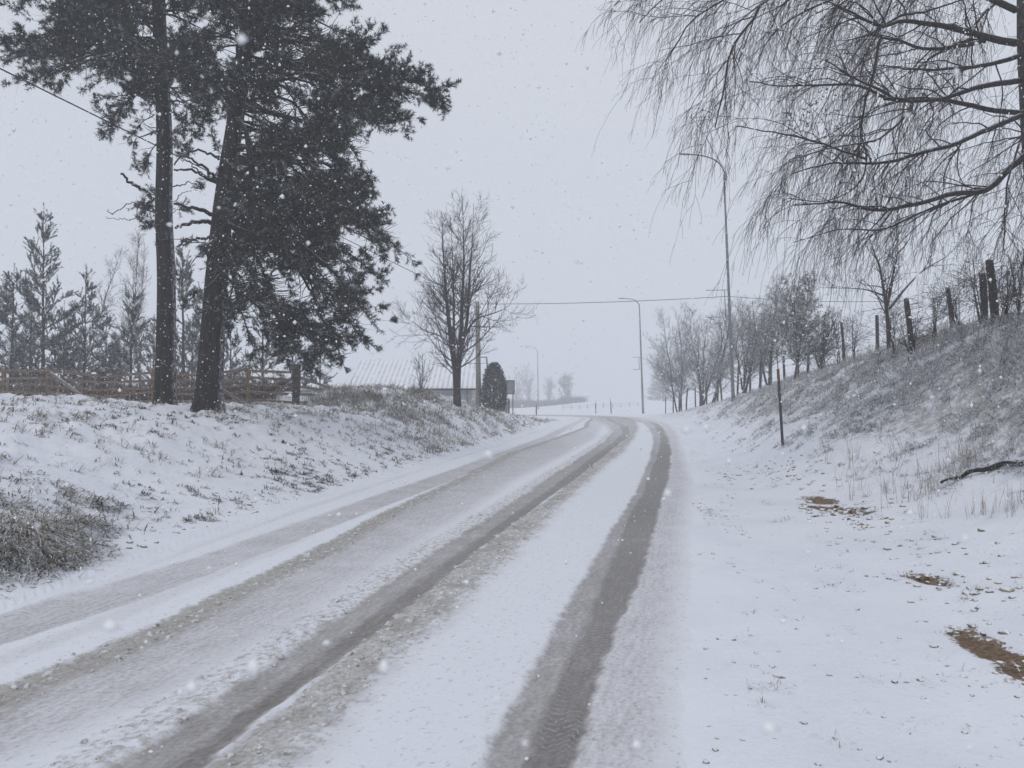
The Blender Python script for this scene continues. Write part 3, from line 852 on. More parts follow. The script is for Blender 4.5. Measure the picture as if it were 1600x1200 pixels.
# ---- leafless trees
def bare_tree(base, H, label, seed, name="bare_tree", cat="tree", group=None, stems=1, lean=(0, 0), r0=.1, fork_at=.25, spread=.28, nb=40, up=.10, ang=(.6, 1.1),
              twig=1.0, twr=.0055, mat='bark', tmat='twig', leaf=0, leafsize=.06, leafmat='snow_leaf', stem_paths=None, droop=0.0):
    r = np.random.default_rng(seed)
    base = np.array(base, float); tg, cg = Geo(), Geo()
    K = 10
    if stem_paths is not None:
        ST = np.array([resample(smoothline(p, 6), K + 1) for p, _ in stem_paths]); SRr = np.array([np.maximum(q * (1 - np.linspace(0, 1, K + 1)) ** 1.15, .009) for _, q in stem_paths])
    else:
        P0 = np.repeat(base[None], stems, 0) + np.c_[r.normal(0, .05 * (stems > 1) * H * .3, (stems, 2)), np.zeros(stems)]
        D0 = np.c_[r.normal(0, .16 if stems > 1 else .04, (stems, 2)) + np.array(lean), np.ones(stems)]
        ST = grow(P0, D0, H * r.uniform(.8, 1.0, stems), K, .055, (0, 0, .03), r); SRr = taper(np.full(stems, r0) * r.uniform(.7, 1, stems), K, .12)
    tg.tubes(ST, SRr, 8)
    p, t, rad, tt, i = sample(ST, SRr, nb, fork_at, .97, r=r)
    d = fork(t, *ang, r)
    BL = spread * H * r.uniform(.55, 1.0, nb) * (1.12 - .78 * np.clip((tt - fork_at) / (1 - fork_at), 0, 1) ** 1.3)
    BP = grow(p, d, BL, 7, .10, (0, 0, up), r); BR = taper(np.minimum(rad * .55, .006 + .013 * BL), 7, .25)
    cg.tubes(BP, BR, 5, tint=r.uniform(.0, .4, nb))
    n2 = int(BL.sum() * 5.5 * twig)
    p, t, rad, tt, i = sample(BP, BR, n2, .15, .98, r=r)
    L2 = r.uniform(.25, .62, n2) * np.clip(BL[i], .4, 1.6) * (1.15 - .5 * tt)
    P2 = grow(p, fork(t, .45, .95, r), L2, 5, .12, (0, 0, up * .8 - droop), r); R2 = taper(np.clip(rad * .6, twr, .012), 5, .45)
    cg.tubes(P2, R2, 4, tint=r.uniform(.2, .8, n2))
    n3 = int(L2.sum() * 5.5 * twig)
    p, t, rad, tt, i = sample(P2, R2, n3, .2, 1.0, r=r)
    L3 = r.uniform(.10, .32, n3) * (1 + droop)
    P3 = grow(p, fork(t, .4, .9, r), L3, 3, .12, (0, 0, up - droop * 2), r); R3 = taper(np.full(n3, twr * .85), 3, .6)
    cg.tubes(P3, R3, 3, tint=r.uniform(.4, 1, n3))
    root = empty(name, base, label, cat, group)
    tg.build("trunk", M[mat], root, base); cg.build("crown", M[tmat], root, base)
    if leaf:
        lg = Geo(); p, _, _, _, _ = sample(P2, R2, leaf, .3, 1.0, r=r)
        leaves(lg, p + r.normal(0, .05, p.shape), leafsize, r); lg.build("foliage", M[leafmat], root, base)
    return root

YT = 31.0
tb = hit(715, 634, 20, 40); YT = tb[1]
def T_(px, py, dy=0.0): return at(px, py, YT + dy)
b0 = np.array([T_(714, 634)[0], YT, tb[2] - .15])
f1 = T_(713, 590)
paths = [([b0, f1, T_(706, 540), T_(699, 480, .2), T_(694, 420, .3), T_(690, 330, .4)], .165),
         ([b0 + (.05, 0, 0), f1 + (.05, 0, 0), T_(720, 535), T_(722, 470, -.2), T_(725, 400, -.3), T_(722, 308, -.3)], .15),
         ([T_(722, 540), T_(730, 500, .3), T_(733, 440, .5), T_(738, 380, .6), T_(740, 318, .6)], .085),
         ([T_(709, 548), T_(709, 490, -.4), T_(708, 420, -.6), T_(704, 340, -.7)], .07),
         ([T_(724, 530), T_(742, 500, -.3), T_(770, 490, -.5), T_(795, 478, -.5), T_(806, 455, -.6)], .06),
         ([T_(706, 545), T_(690, 526, .4), T_(660, 515, .6), T_(635, 495, .7)], .05)]
bare_tree(b0, 8.6, "leafless tree with several upright stems beside the utility pole", 51, stem_paths=paths, nb=165, spread=.27, fork_at=.16, up=.09, ang=(.7, 1.25), twr=.0058, twig=1.0)
s1 = hit(658, 612, 18, 45)
bare_tree(s1 - (0, 0, .1), 1.9, "small leafless bush left of the many stemmed tree", 52, name="bare_bush", cat="bush", stems=7, r0=.02, fork_at=.2, spread=.3, nb=45, twr=.006)

for k, (px, yt, Y, lab) in enumerate([(125, 360, 43, "thin pale birch rising behind the young pines near the fence brace"), (190, 372, 41, "pale bushy birch left of the straight old pine trunk"),
                                      (222, 328, 42, "tallest pale birch just left of the straight old pine trunk"), (8, 395, 46, "faint thin birch near the photo's left edge")]):
    b = at(px, 600, Y); b[2] = gz(b[0], b[1])
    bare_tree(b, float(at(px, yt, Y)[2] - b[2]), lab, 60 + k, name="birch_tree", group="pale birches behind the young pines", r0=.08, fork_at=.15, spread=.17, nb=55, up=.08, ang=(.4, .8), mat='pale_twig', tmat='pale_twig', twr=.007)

# right bank trees: px, base y, top y, stems, spread, leaf
RT = [(1062, 618, 482, 2, .33, 250, "leafless tree at the far end of the right bank, nearest the bend"),
      (1096, 612, 470, 3, .30, 350, "forked bushy tree just left of the near lamp post"),
      (1117, 606, 452, 3, .26, 250, "slender many stemmed tree touching the near lamp post on its left"),
      (1164, 602, 458, 4, .30, 500, "bushy tree just right of the near lamp post"),
      (1205, 596, 440, 2, .30, 400, "leafless tree between the near lamp post and the leafy tree"),
      (1243, 592, 408, 1, .27, 2300, "tree still carrying snowy leaves above the roadside stake"),
      (1283, 580, 478, 3, .32, 300, "low bushy tree right of the leafy tree")]
for k, (px, py, yt, st, sp, lf, lab) in enumerate(RT):
    b = hit(px, py, 24, 70)
    H = float(at(px, yt, b[1])[2] - b[2])
    bare_tree(b - (0, 0, .08), H, lab, 80 + k, group="trees along the right bank fence", stems=st + 1, r0=.07, fork_at=.10, spread=sp * 1.28, nb=100, up=.07, ang=(.5, 1.05), twr=.0065, leaf=int(lf * 2.2), leafsize=.055, tmat='hazed_frost_twig')
b = hit(1180, 606, 40, 80); b[1] = 62; b[0] = at(1180, 600, 62)[0]; b[2] = gz(b[0], b[1])
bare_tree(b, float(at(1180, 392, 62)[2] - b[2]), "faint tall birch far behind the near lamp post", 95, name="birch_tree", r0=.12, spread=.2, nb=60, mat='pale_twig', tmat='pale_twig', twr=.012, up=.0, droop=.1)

# forked small tree and thorny shrubs on the near crest
b = hit(1390, 548, 12, 40); Yf = b[1]
def F_(px, py, dy=0.0): return at(px, py, Yf + dy)
pf = [([b - (0, 0, .1), F_(1387, 500), F_(1384, 475), F_(1375, 420, .2), F_(1366, 395, .2), F_(1345, 330, .3)], .075),
      ([F_(1386, 478), F_(1395, 430, -.2), F_(1402, 395, -.3), F_(1400, 340, -.3)], .045), ([F_(1403, 396, -.3), F_(1420, 375, -.3), F_(1432, 340, -.4)], .025),
      ([F_(1390, 482), F_(1415, 450, .2), F_(1445, 420, .4), F_(1480, 400, .5), F_(1512, 362, .6)], .045),
      ([F_(1382, 462), F_(1350, 452, -.2), F_(1310, 450, -.4), F_(1290, 448, -.4)], .03)]
bare_tree(b, 5.5, "small dark tree with a low fork on the crest of the right bank", 97, stem_paths=pf, nb=46, spread=.24, fork_at=.25, up=.03, ang=(.6, 1.2), twr=.0042, twig=.8)
for k, (px, py, yt, st, lab) in enumerate([(1535, 500, 352, 5, "tangled leafless bush around the two tallest fence posts"), (1500, 512, 405, 6, "leafless bush between the tall posts and the leaning post"),
                                           (1425, 556, 470, 6, "thin leafless bush at the foot of the fence post right of the forked tree"), (1590, 492, 380, 5, "leafless bush at the photo's right edge on the bank crest"),
                                           (1335, 566, 480, 5, "thin leafless bush left of the forked small tree"),
                                           (1460, 535, 430, 7, "leafless bush midway between the forked tree and the leaning post"), (1570, 498, 400, 6, "leafless bush just right of the tallest fence post"),
                                           (1400, 555, 440, 6, "leafless bush crowding the forked small tree's trunk"), (1310, 572, 470, 6, "leafless bush between the leafy tree and the forked small tree")]):
    b = hit(px, py, 10, 40)
    bare_tree(b - (0, 0, .05), float(at(px, yt, b[1])[2] - b[2]), lab, 110 + k, name="bare_bush", cat="bush", group="leafless bushes on the right bank crest", stems=st, r0=.014, fork_at=.12, spread=.46, nb=64, up=.0, ang=(.6, 1.3), twr=.0038, twig=.95)

# ---- weeping birch
def weeping_birch():
    r = np.random.default_rng(31)
    Y0 = 13.0
    def W_(px, py, dy=0.0): return at(px, py, Y0 + dy)
    b = W_(1652, 520); b[2] = gz(b[0], b[1]) - .15
    tr = smoothline([b, W_(1640, 400), W_(1622, 260), W_(1612, 120), W_(1606, 0), W_(1602, -200), W_(1585, -420), W_(1570, -620)], 8)
    tg = Geo(); cg = Geo()
    tg.tubes(tr, np.interp(np.linspace(0, 1, len(tr)), [0, .1, .5, 1], [.30, .24, .185, .03]), 14)
    zx = lambda x, y: (950 + .40625 * x, .40625 * y)
    LS = [([(1570, 165), (1480, 150), (1380, 120), (1290, 95), (1150, 80), (1060, 100), (940, 40), (860, 0)], .075, (-.2, -1.2)),
          ([(1450, 158), (1350, 180), (1220, 188), (1130, 155), (1040, 140), (980, 90), (900, 60)], .045, (-.3, .6)),
          ([(1580, 215), (1450, 245), (1320, 260), (1200, 262), (1050, 250)], .05, (0, -.8)),
          ([(1580, 310), (1440, 330), (1340, 365), (1270, 385), (1130, 395), (1050, 350), (940, 300), (820, 230)], .06, (0, -1.3)),
          ([(1600, 435), (1450, 420), (1330, 390), (1200, 380), (1080, 380), (950, 330), (700, 325), (540, 310)], .055, (0, 1.2)),
          ([(1600, 440), (1480, 490), (1330, 555), (1200, 590), (1050, 630), (850, 630), (700, 665)], .06, (0, -.6)),
          ([(1610, 595), (1540, 650), (1440, 735), (1300, 745), (1150, 785), (1000, 800), (880, 770), (700, 780)], .07, (0, .5)),
          ([(1440, 735), (1300, 780), (1180, 830), (1050, 885), (880, 885), (700, 930)], .03, (.15, 1.0)),
          ([(1050, 140), (1020, 300), (990, 400), (975, 520), (1000, 620), (960, 720), (830, 780), (700, 770)], .03, (.2, -.6)),
          ([(990, 610), (900, 580), (790, 550), (640, 520), (480, 490)], .025, (-.4, -.6)),
          ([(1570, 40), (1480, 0), (1350, -60), (1150, -100), (900, -80), (640, -20), (580, 60), (490, 180), (460, 330), (430, 480)], .065, (-.2, -1.0)),
          ([(1060, 100), (1130, 60), (1250, 40), (1380, 0), (1450, -40)], .03, (-.6, 0)),
          ([(1060, 380), (1180, 400), (1050, 520), (1000, 540), (860, 560), (700, 600)], .03, (-1, -1.4)),
          ([(1580, -90), (1400, -170), (1150, -200), (850, -160), (560, -60), (330, 60), (230, 200)], .06, (0, .6)),
          ([(1575, -200), (1400, -330), (1100, -360), (750, -290), (420, -140), (220, -20), (120, 80)], .055, (0, -.4)),
          ([(1570, -330), (1350, -480), (1000, -480), (600, -360), (300, -200), (100, -60), (30, 20)], .05, (0, .8)),
          ([(1580, -30), (1350, -120), (1050, -60), (800, 20), (640, 120), (560, 260)], .05, (0, 1.6)),
          ([(1570, -260), (1300, -300), (1000, -200), (750, -80), (560, 40), (420, 180)], .05, (0, -1.8)),
          ([(1590, 520), (1560, 640), (1545, 760), (1550, 900), (1530, 1010)], .022, (-.2, -1.0)),
          ([(1600, 600), (1620, 760), (1600, 900), (1580, 1040)], .022, (-.2, -.4))]
    LP, LR = [], []
    for pts, rad, (d0, d1) in LS:
        q = [W_(*zx(x, y), d0 + (d1 - d0) * k / (len(pts) - 1)) for k, (x, y) in enumerate(pts)]
        q = resample(smoothline(q, 8), 25); q[1:] += np.cumsum(r.normal(0, .012, (24, 3)), 0) * .6
        LP.append(q); LR.append(np.linspace(rad * .86, max(.007, rad * .15), 25))
    for k in range(16):      # limbs all round the rest of the crown
        z = r.uniform(5.5, 13); kk = np.searchsorted(tr[:, 2], z); a = tr[min(kk, len(tr) - 1)]
        az = r.uniform(-1.9, 1.9); L = r.uniform(2.5, 5.0) * (1 - .05 * (z - 5))
        d = np.array([[math.cos(az), math.sin(az), .35]])
        q = resample(grow(a[None], d, np.array([L]), 8, .1, (0, 0, -.07), r)[0], 25); LP.append(q); LR.append(np.linspace(.045, .008, 25))
    LP, LR = np.array(LP), np.array(LR)
    tg2 = Geo(); tg2.tubes(LP, LR, 7)
    LL = np.linalg.norm(np.diff(LP, axis=1), axis=2).sum(1)
    n = int(LL.sum() * 5.6)
    p, t, rad, tt, i = sample(LP, LR, n, .12, 1.0, r=r)
    L2 = r.uniform(.5, 1.7, n) * (1.1 - .4 * tt)
    d2 = fork(t, .5, 1.2, r) + np.array([-.25, 0, .1])
    P2 = grow(p, d2, L2, 8, .16, (-.02, 0, -.10), r); R2 = taper(np.clip(rad * .5, .005, .014), 8, .35)
    cg.tubes(P2, R2, 5, tint=r.uniform(0, .4, n))
    n3 = int(L2.sum() * 4.2)
    p, t, rad, tt, i = sample(P2, R2, n3, .2, 1.0, r=r)
    L3 = r.uniform(.25, .8, n3)
    P3 = grow(p, fork(t, .4, 1.1, r), L3, 6, .18, (-.04, 0, -.16), r); R3 = taper(np.full(n3, .0040), 6, .7)
    cg.tubes(P3, R3, 3, tint=r.uniform(.1, .7, n3))
    n4 = int(L3.sum() * 3.6 + L2.sum() * 1.6)
    PP = np.concatenate([P3, P2[:, ::1][:, :7]]); RR = np.concatenate([R3, R2[:, :7]])
    p, t, rad, tt, i = sample(PP, RR, n4, .3, 1.0, r=r)
    L4 = (r.gamma(3.0, .19, n4) * np.interp(p[:, 0], [1.5, 4.2], [.75, 1.1])).clip(.15, 1.5)
    P4 = grow(p, fork(t, .3, 1.0, r) + np.array([-.1, 0, -.3]), L4, 8, .075, (-.045, 0, -.31), r); R4 = taper(np.full(n4, .0027), 8, .75)
    cg.tubes(P4, R4, 3, tint=r.uniform(.3, 1.0, n4))
    n5 = int(L4.sum() * 1.6)
    p, t, rad, tt, i = sample(P4, R4, n5, .1, .9, r=r)
    P5 = grow(p, fork(t, .3, .8, r), r.uniform(.1, .45, n5), 4, .08, (-.05, 0, -.25), r)
    cg.tubes(P5, taper(np.full(n5, .0024), 4, .8), 3, tint=r.uniform(.4, 1.0, n5))
    root = empty("weeping_birch", b, "big leafless birch with drooping twigs at the photo's right edge", "birch tree")
    tg.build("trunk", M['birch_bark'], root, b)
    tg2.build("limbs", M['birch_limb'], root, b)
    cg.build("crown", M['twig'], root, b)
    lg = Geo()
    c = W_(1265, 175, -.8); pts = c + r.normal(0, 1, (150, 3)) * np.array([.26, .3, .38])
    leaves(lg, pts, .028, r)
    pts = W_(1300, 150, -.8) + r.normal(0, 1, (60, 3)) * np.array([.3, .3, .3]); leaves(lg, pts, .024, r)
    lg.build("dry_leaves", M['dry_leaf'], root, b)
weeping_birch()

# ---- far trees
def far_tree(px, py, yt, Y, label, seed, spread=.3, stems=2, nb=40):
    b = at(px, py, Y); b[2] = gz(b[0], b[1])
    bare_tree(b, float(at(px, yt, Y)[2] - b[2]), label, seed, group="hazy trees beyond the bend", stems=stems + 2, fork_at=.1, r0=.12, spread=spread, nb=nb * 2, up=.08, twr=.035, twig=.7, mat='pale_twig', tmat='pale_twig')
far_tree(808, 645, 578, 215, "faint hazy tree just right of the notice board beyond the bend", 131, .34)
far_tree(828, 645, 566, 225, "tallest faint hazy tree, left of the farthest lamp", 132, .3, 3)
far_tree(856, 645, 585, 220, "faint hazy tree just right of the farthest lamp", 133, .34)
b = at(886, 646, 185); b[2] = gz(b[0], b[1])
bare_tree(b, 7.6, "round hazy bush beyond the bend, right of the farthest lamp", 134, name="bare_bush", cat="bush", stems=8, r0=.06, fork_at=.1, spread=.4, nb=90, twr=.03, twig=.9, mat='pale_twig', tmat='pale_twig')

def spruce(px, yt, Y, label, seed, wide=1.0):
    r = np.random.default_rng(seed); b = at(px, 640, Y); b[2] = gz(b[0], b[1]); H = float(at(px, yt, Y)[2] - b[2])
    tg, cg = Geo(), Geo()
    tg.tubes(np.array([b, b + (0, 0, H * .5), b + (0, 0, H)]), np.array([.16, .1, .02]), 7)
    P0, D0, LL = [], [], []
    for k in range(34):
        f = .05 + .93 * k / 33
        for q in range(7):
            az = r.uniform(0, 6.283); P0.append(b + (0, 0, f * H)); D0.append((math.cos(az), math.sin(az), -.05 + .5 * f)); LL.append(wide * H * .30 * (1.06 - f) * r.uniform(.75, 1.1))
    P0, D0, LL = map(np.array, (P0, D0, LL))
    BP = grow(P0, D0, LL, 5, .08, (0, 0, .02), r); BR = taper(np.full(len(LL), .03), 5); tg.tubes(BP, BR, 3)
    n = int(LL.sum() * 9); p, t, _, _, _ = sample(BP, BR, n, .1, 1, r=r)
    needles(cg, p, nrm(fork(t, .3, 1.0, r) + (0, 0, -.15)), r.uniform(.35, .7, n), 16, .2, .05, r)
    root = empty("spruce_tree", b, label, "spruce tree"); tg.build("trunk", M['bark'], root, b); cg.build("crown", M['hazed_snowy_needle'], root, b)
spruce(1036, 534, 185, "hazy dense spruce standing just right of the middle lamp", 141, 1.0)

def far_thicket():
    r = np.random.default_rng(8); G = Geo(); n = 500
    C = np.c_[r.uniform(-2.5, 17, n), r.uniform(175, 205, n)]
    P = np.repeat(C, 14, 0) + r.normal(0, .35, (n * 14, 2)); z = ground(P)
    L = r.uniform(.5, 1.0, len(P)) * (.6 + 4.6 * np.clip(fbm(P[:, 0] * .22, P[:, 1] * .1, 3, 4) - .22, 0, 1))
    Q = grow(np.c_[P, z], np.c_[r.normal(0, .35, (len(P), 2)), np.ones(len(P))], L, 3, .15, (0, 0, 0), r)
    G.tubes(Q, taper(np.full(len(P), .028), 3, .5), 3, tint=r.uniform(0, 1, len(P)))
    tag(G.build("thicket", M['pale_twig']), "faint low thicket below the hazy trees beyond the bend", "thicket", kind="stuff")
far_thicket()

# thuja
def thuja():
    r = np.random.default_rng(5); Y = 44.0
    b = at(772, 640, Y); b[2] = gz(b[0], b[1]) - .1; H = float(at(772, 571, Y)[2] - b[2]); Rm = .68
    tg, cg = Geo(), Geo(); tg.tubes(np.array([b, b + (0, 0, H * .9)]), np.array([.07, .02]), 6)
    n = 3800; f = r.uniform(.02, 1, n); az = r.uniform(0, 6.283, n)
    rad = Rm * np.clip(np.sin(np.clip(f * .86 + .14, 0, 1) * math.pi) ** .55, 0, 1) * (.70 + .55 * fbm(az * 2.2, f * 9, 3, 3)) * np.sqrt(r.uniform(.35, 1, n))
    P = b + np.c_[rad * np.cos(az), rad * np.sin(az), f * H]
    d = nrm(np.c_[np.cos(az) * .5, np.sin(az) * .5, np.ones(n) * r.uniform(.4, 1.2, n)])
    needles(cg, P, d, r.uniform(.12, .25, n), 14, .07, .022, r)
    root = empty("conical_evergreen", b, "dense dark conical evergreen beside the utility pole", "evergreen shrub")
    tg.build("trunk", M['bark'], root, b); cg.build("crown", M['needle'], root, b)
thuja()

# ------------------------------------------------------------------ fences
def brown_fence():
    Y = 26.0
    pts = [(-130, .7, 0), (-62, .7, 0), (5, .8, 0), (75, .7, 0), (158, .9, 1), (240, .75, 0), (318, .75, 0), (388, .8, 0), (462, 1.15, 2)]
    base = at(158, 630, Y); base[2] = gz(base[0], Y)
    root = empty("wooden_fence", base, "brown plank fence with dark posts behind the two old pines", "fence")
    W = []
    for (px, s, k) in pts:
        Yk = Y if px < 460 else 25.0
        p = at(px, 630, Yk); p[2] = gz(p[0], p[1]); W.append(p)
        g = Geo(); h = 1.25 if k < 2 else 1.38; w = .11 if k == 0 else (.17 if k == 1 else .2)
        g.beam(p - (0, 0, .2), p + (rng.normal() * .02, 0, h), w, w)
        g.build("post", M['old_wood'] if k else M['fence'], root, base, smooth=False)
    W = np.array(W)
    for h in (.16, .40, .63, .86, 1.10):
        for a, c in zip(W[:-1], W[1:]):
            g = Geo(); o = np.array([0, -.085, 0])
            g.beam(a + o + (0, 0, h + rng.normal() * .02), c + o + (0, 0, h + rng.normal() * .025), .03, .082)
            g.build("rail", M['fence'], root, base, smooth=False)
    for (x0, y0, x1, y1, m) in ((398, 624, 460, 589, 'old_wood'), (78, 582, 142, 629, 'grey_wood'), (335, 600, 385, 634, 'fence')):
        g = Geo(); g.beam(at(x0, y0, Y - .2), at(x1, y1, Y - .2), .07, .09); g.build("brace", M[m], root, base, smooth=False)
    # side run of grey rails from the corner post
    g = Geo(); p = at(513, 634, 30.5); p[2] = gz(p[0], p[1]); q = at(513, 603, 30.5)
    base2 = p.copy(); r2 = empty("rail_fence", base2, "short run of grey snowy rails sloping away from the dark corner post", "fence")
    g.beam(np.array([q[0], q[1], p[2] - .1]), q, .13, .13); g.build("post", M['old_wood'], r2, base2, smooth=False)
    for (ya, yb) in ((589, 606), (603, 612), (616, 619), (629, 627), (641, 634)):
        g = Geo(); g.beam(at(466, ya, 25.0), at(515, yb, 30.4), .05, .085); g.build("rail", M['grey_wood'], r2, base2, smooth=False)
brown_fence()

def wire_fence():
    spec = [(1640, 380, 480, .17), (1556, 406, 497, .16), (1538, 427, 498, .15), (1490, 449, 515, .12), (1428, 466, 553, .14), (1371, 492, 550, .13), (1319, 503, 552, .10), (1287, 528, 572, .10),
            (1262, 533, 580, .10), (1226, 556, 592, .10), (1205, 560, 596, .10), (1188, 562, 598, .10), (1172, 566, 602, .10), (1152, 570, 606, .10), (1128, 580, 610, .10), (1104, 586, 614, .09), (1087, 604, 624, .08), (1072, 606, 628, .09), (1061, 610, 630, .08), (1052, 614, 634, .08), (1040, 618, 636, .08)]
    lean = {1490: -.14, 1428: -.13, 1556: -.1}
    b0 = hit(1428, 553, 10, 60)
    root = empty("wire_fence", b0, "old post and wire fence along the crest of the right bank", "fence")
    tops, bots = [], []
    for (px, yt, yb, w) in spec:
        b = hit(px, yb, 9, 75); t = at(px, yt, b[1]); h = t[2] - b[2]
        h = float(np.clip(h, .7, 1.75)); ww = w * (1.0 if px > 1300 else 1.15)
        t = b + np.array([lean.get(px, rng.normal() * .04) * h, 0, h])
        g = Geo(); q = smoothline([b - (0, 0, .25), b + (t - b) * .5 + rng.normal(0, .015, 3), t], 3)
        g.tubes(q, ww / 2 * np.array([1.05, 1.0, 1.04, .98, 1.0, .96, .86][:len(q)]), 8, cap=True)
        g.build("post", M['old_wood'], root, b0)
        tops.append(t); bots.append(b)
    tops, bots = np.array(tops), np.array(bots)
    order = np.argsort(bots[:, 1]); tops, bots = tops[order], bots[order]
    for f in (.25, .55, .88):
        g = Geo(); pts = bots + (tops - bots) * f; L = []
        for a, c in zip(pts[:-1], pts[1:]):
            for k in range(5):
                u = k / 5; L.append(a + (c - a) * u - np.array([0, 0, .07 * 4 * u * (1 - u)]))
        L.append(pts[-1]); g.tubes(np.array(L), np.full(len(L), .0045), 4); g.build("wire", M['thinwire'], root, b0)
wire_fence()

# ------------------------------------------------------------------ lamps, poles, cables
def street_lamp(base, top, arm, label, bracket=True, k=1.0):
    base, top = np.array(base), np.array(top)
    root = empty("street_lamp", base, label, "street lamp", "street lamps along the road")
    ax = top - base; H = np.linalg.norm(ax)
    g = Geo(); f = np.array([0, .012, .05, .34, .36, .72, .74, 1.0]); R = np.array([.115, .10, .092, .085, .072, .066, .055, .045]) * k
    g.tubes(base - (0, 0, .2) + ax * f[:, None] * 1.0 + np.array([0, 0, .2]) * f[:, None], R, 10); g.build("pole", M['galv'], root, base)
    g = Geo(); th = np.linspace(0, 1, 9); A = np.array(arm)
    P = top + np.c_[A[0] * (th ** 1.5), A[1] * th, A[2] * (1 - (1 - th) ** 2.2)]
    g.tubes(P, np.linspace(.045, .03, 9) * k, 8); g.build("arm", M['galv'], root, base)
    g = Geo(); e = P[-1]; d = nrm(P[-1] - P[-2])
    hd = Geo(); L = .62 * k
    q = np.array([e - d * .05, e + d * .08, e + d * L * .6, e + d * L]); hd.tubes(q, np.array([.035, .075, .09, .05]) * k, 8, cap=True)
    V = hd.V[0]; V[:, 2] = e[2] + (V[:, 2] - e[2]) * .55 + .0; hd.build("lamp_head", M['galv'], root, base)
    if bracket:
        g = Geo(); za, zb = bracket[0], bracket[1]; w = bracket[2]
        pa = base + ax * za; pb = base + ax * zb
        g.tubes(np.array([pa, pa + (-w, 0, -.02)]), np.full(2, .018 * k), 6, cap=True); g.tubes(np.array([pb, pb + (-w, 0, -.02)]), np.full(2, .018 * k), 6, cap=True)
        g.tubes(np.array([pa + (-.22, 0, 0), pb + (-.22, 0, 0)]), np.full(2, .024 * k), 6, cap=True)
        g.build("banner_bracket", M['galv'], root, base)

b = hit(1146, 627, 22, 45); Y1 = b[1]; sc = Y1 / 1200
t = at(1131, 268, Y1)
hh = t[2] - b[2]
street_lamp(b, t, (-54 * sc, -.3, 24 * sc), "nearest street lamp, tall grey post on the right bank", ((at(0, 453, Y1)[2] - b[2]) / hh, (at(0, 495, Y1)[2] - b[2]) / hh, 36 * sc))
Y2 = 74.0; b = at(1005, 640, Y2); b[2] = gz(b[0], Y2); t = at(999, 478, Y2); hh = t[2] - b[2]
street_lamp(b, t, (-22 * Y2 / 1200, -.3, 11 * Y2 / 1200), "middle street lamp at the outside of the bend", ((at(0, 558, Y2)[2] - b[2]) / hh, (at(0, 577, Y2)[2] - b[2]) / hh, 13 * Y2 / 1200), 1.15)
Y3 = 145.0; b = at(841, 650, Y3); b[2] = gz(b[0], Y3); t = at(840, 550, Y3)
street_lamp(b, t, (-13 * Y3 / 1200, -.3, 8 * Y3 / 1200), "farthest street lamp, faint in the falling snow", None, 1.2)

YP = 45.0
pb = at(748, 640, YP); pb[2] = gz(pb[0], YP) - .1; pt = at(746, 471, YP)
root = empty("utility_pole", pb, "pale utility pole carrying the cable, beside the many stemmed tree", "utility pole")
g = Geo(); g.tubes(np.array([pb, (pb + pt) / 2, pt]), np.array([.17, .145, .11]), 10, cap=True); g.build("pole", M['concrete'], root, pb)
g = Geo(); c = at(746, 480, YP)
for dz in (0, -.45):
    g = Geo(); g.tubes(np.array([c + (-.22, -.1, dz), c + (.22, -.1, dz)]), np.full(2, .035), 6, cap=True); g.build("crossarm", M['galv'], root, pb)
g = Geo(); a = at(747, 558, YP); e = at(760, 558, YP); e2 = at(762, 577, YP)
g.tubes(np.array([a, e]), np.full(2, .03), 6, cap=True); g.tubes(np.array([e + (0, 0, .03), e2]), np.full(2, .045), 6, cap=True); g.build("side_bracket", M['galv'], root, pb)

def cable(name, pts, label, rad, sag=0.0):
    g = Geo(); L = []
    for a, c in zip(pts[:-1], pts[1:]):
        for k in range(24):
            u = k / 24; L.append(np.array(a) + (np.array(c) - a) * u - np.array([0, 0, sag * 4 * u * (1 - u)]))
    L.append(np.array(pts[-1])); g.tubes(np.array(L), np.full(len(L), rad), 5)
    tag(g.build(name, M['wire'], None, np.array(pts[0])), label, "cable", "overhead cables")
top = pt + (0, 0, -.15)
lf = at(0, 107, 13.4); d = lf - top
cable("overhead_cable", [top, lf, lf + d * .55], "black cable slanting from the sky at far left down to the utility pole", .014, .0)
Yc = 43.0; e = at(1190, 461, Yc)
cable("overhead_cable", [top, at(1138, 463, Yc - 1)], "cable crossing the sky above the road from pole to lamp", .016, .12)
cable("overhead_cable", [at(1138, 463, Yc - 1), at(1420, 470, 40)], "cable running on from the near lamp into the right bank trees", .014, .15)

# snow stakes
def stake(px, py, yt, label, band=True, k=1.0, lean=0.0, y0=5, y1=120, pos=None):
    b = hit(px, py, y0, y1) if pos is None else pos
    H = float(at(px, yt, b[1])[2] - b[2]); t = b + np.array([lean * H, 0, H])
    root = empty("snow_stake", b, label, "snow stake", "snow stakes along the road edge")
    g = Geo(); f = (lambda u: b + (t - b) * u)
    g.tubes(np.array([f(-.05), f(.66)]), np.full(2, .034 * k), 8, cap=True); g.build("post", M['stake'], root, b)
    g = Geo(); g.tubes(np.array([f(.66), f(.79)]), np.full(2, .035 * k), 8, cap=True); g.build("band", M['orange'], root, b)
    g = Geo(); g.tubes(np.array([f(.79), f(1.0)]), np.full(2, .011 * k), 6, cap=True); g.build("tip", M['stake'], root, b)
stake(1223, 696, 545, "near snow stake with an orange band at the foot of the right bank", lean=-.055, k=1.0, y0=10, y1=40)
p = at(838, 658, 62); p[2] = gz(p[0], p[1]); stake(838, 657, 630, "thin far snow stake below the farthest lamp", k=1.4, pos=p)
p = at(955, 646, 76); p[2] = gz(p[0], p[1]); stake(955, 646, 622, "far snow stake left of the middle lamp, on the outside of the bend", k=1.5, lean=-.04, pos=p)
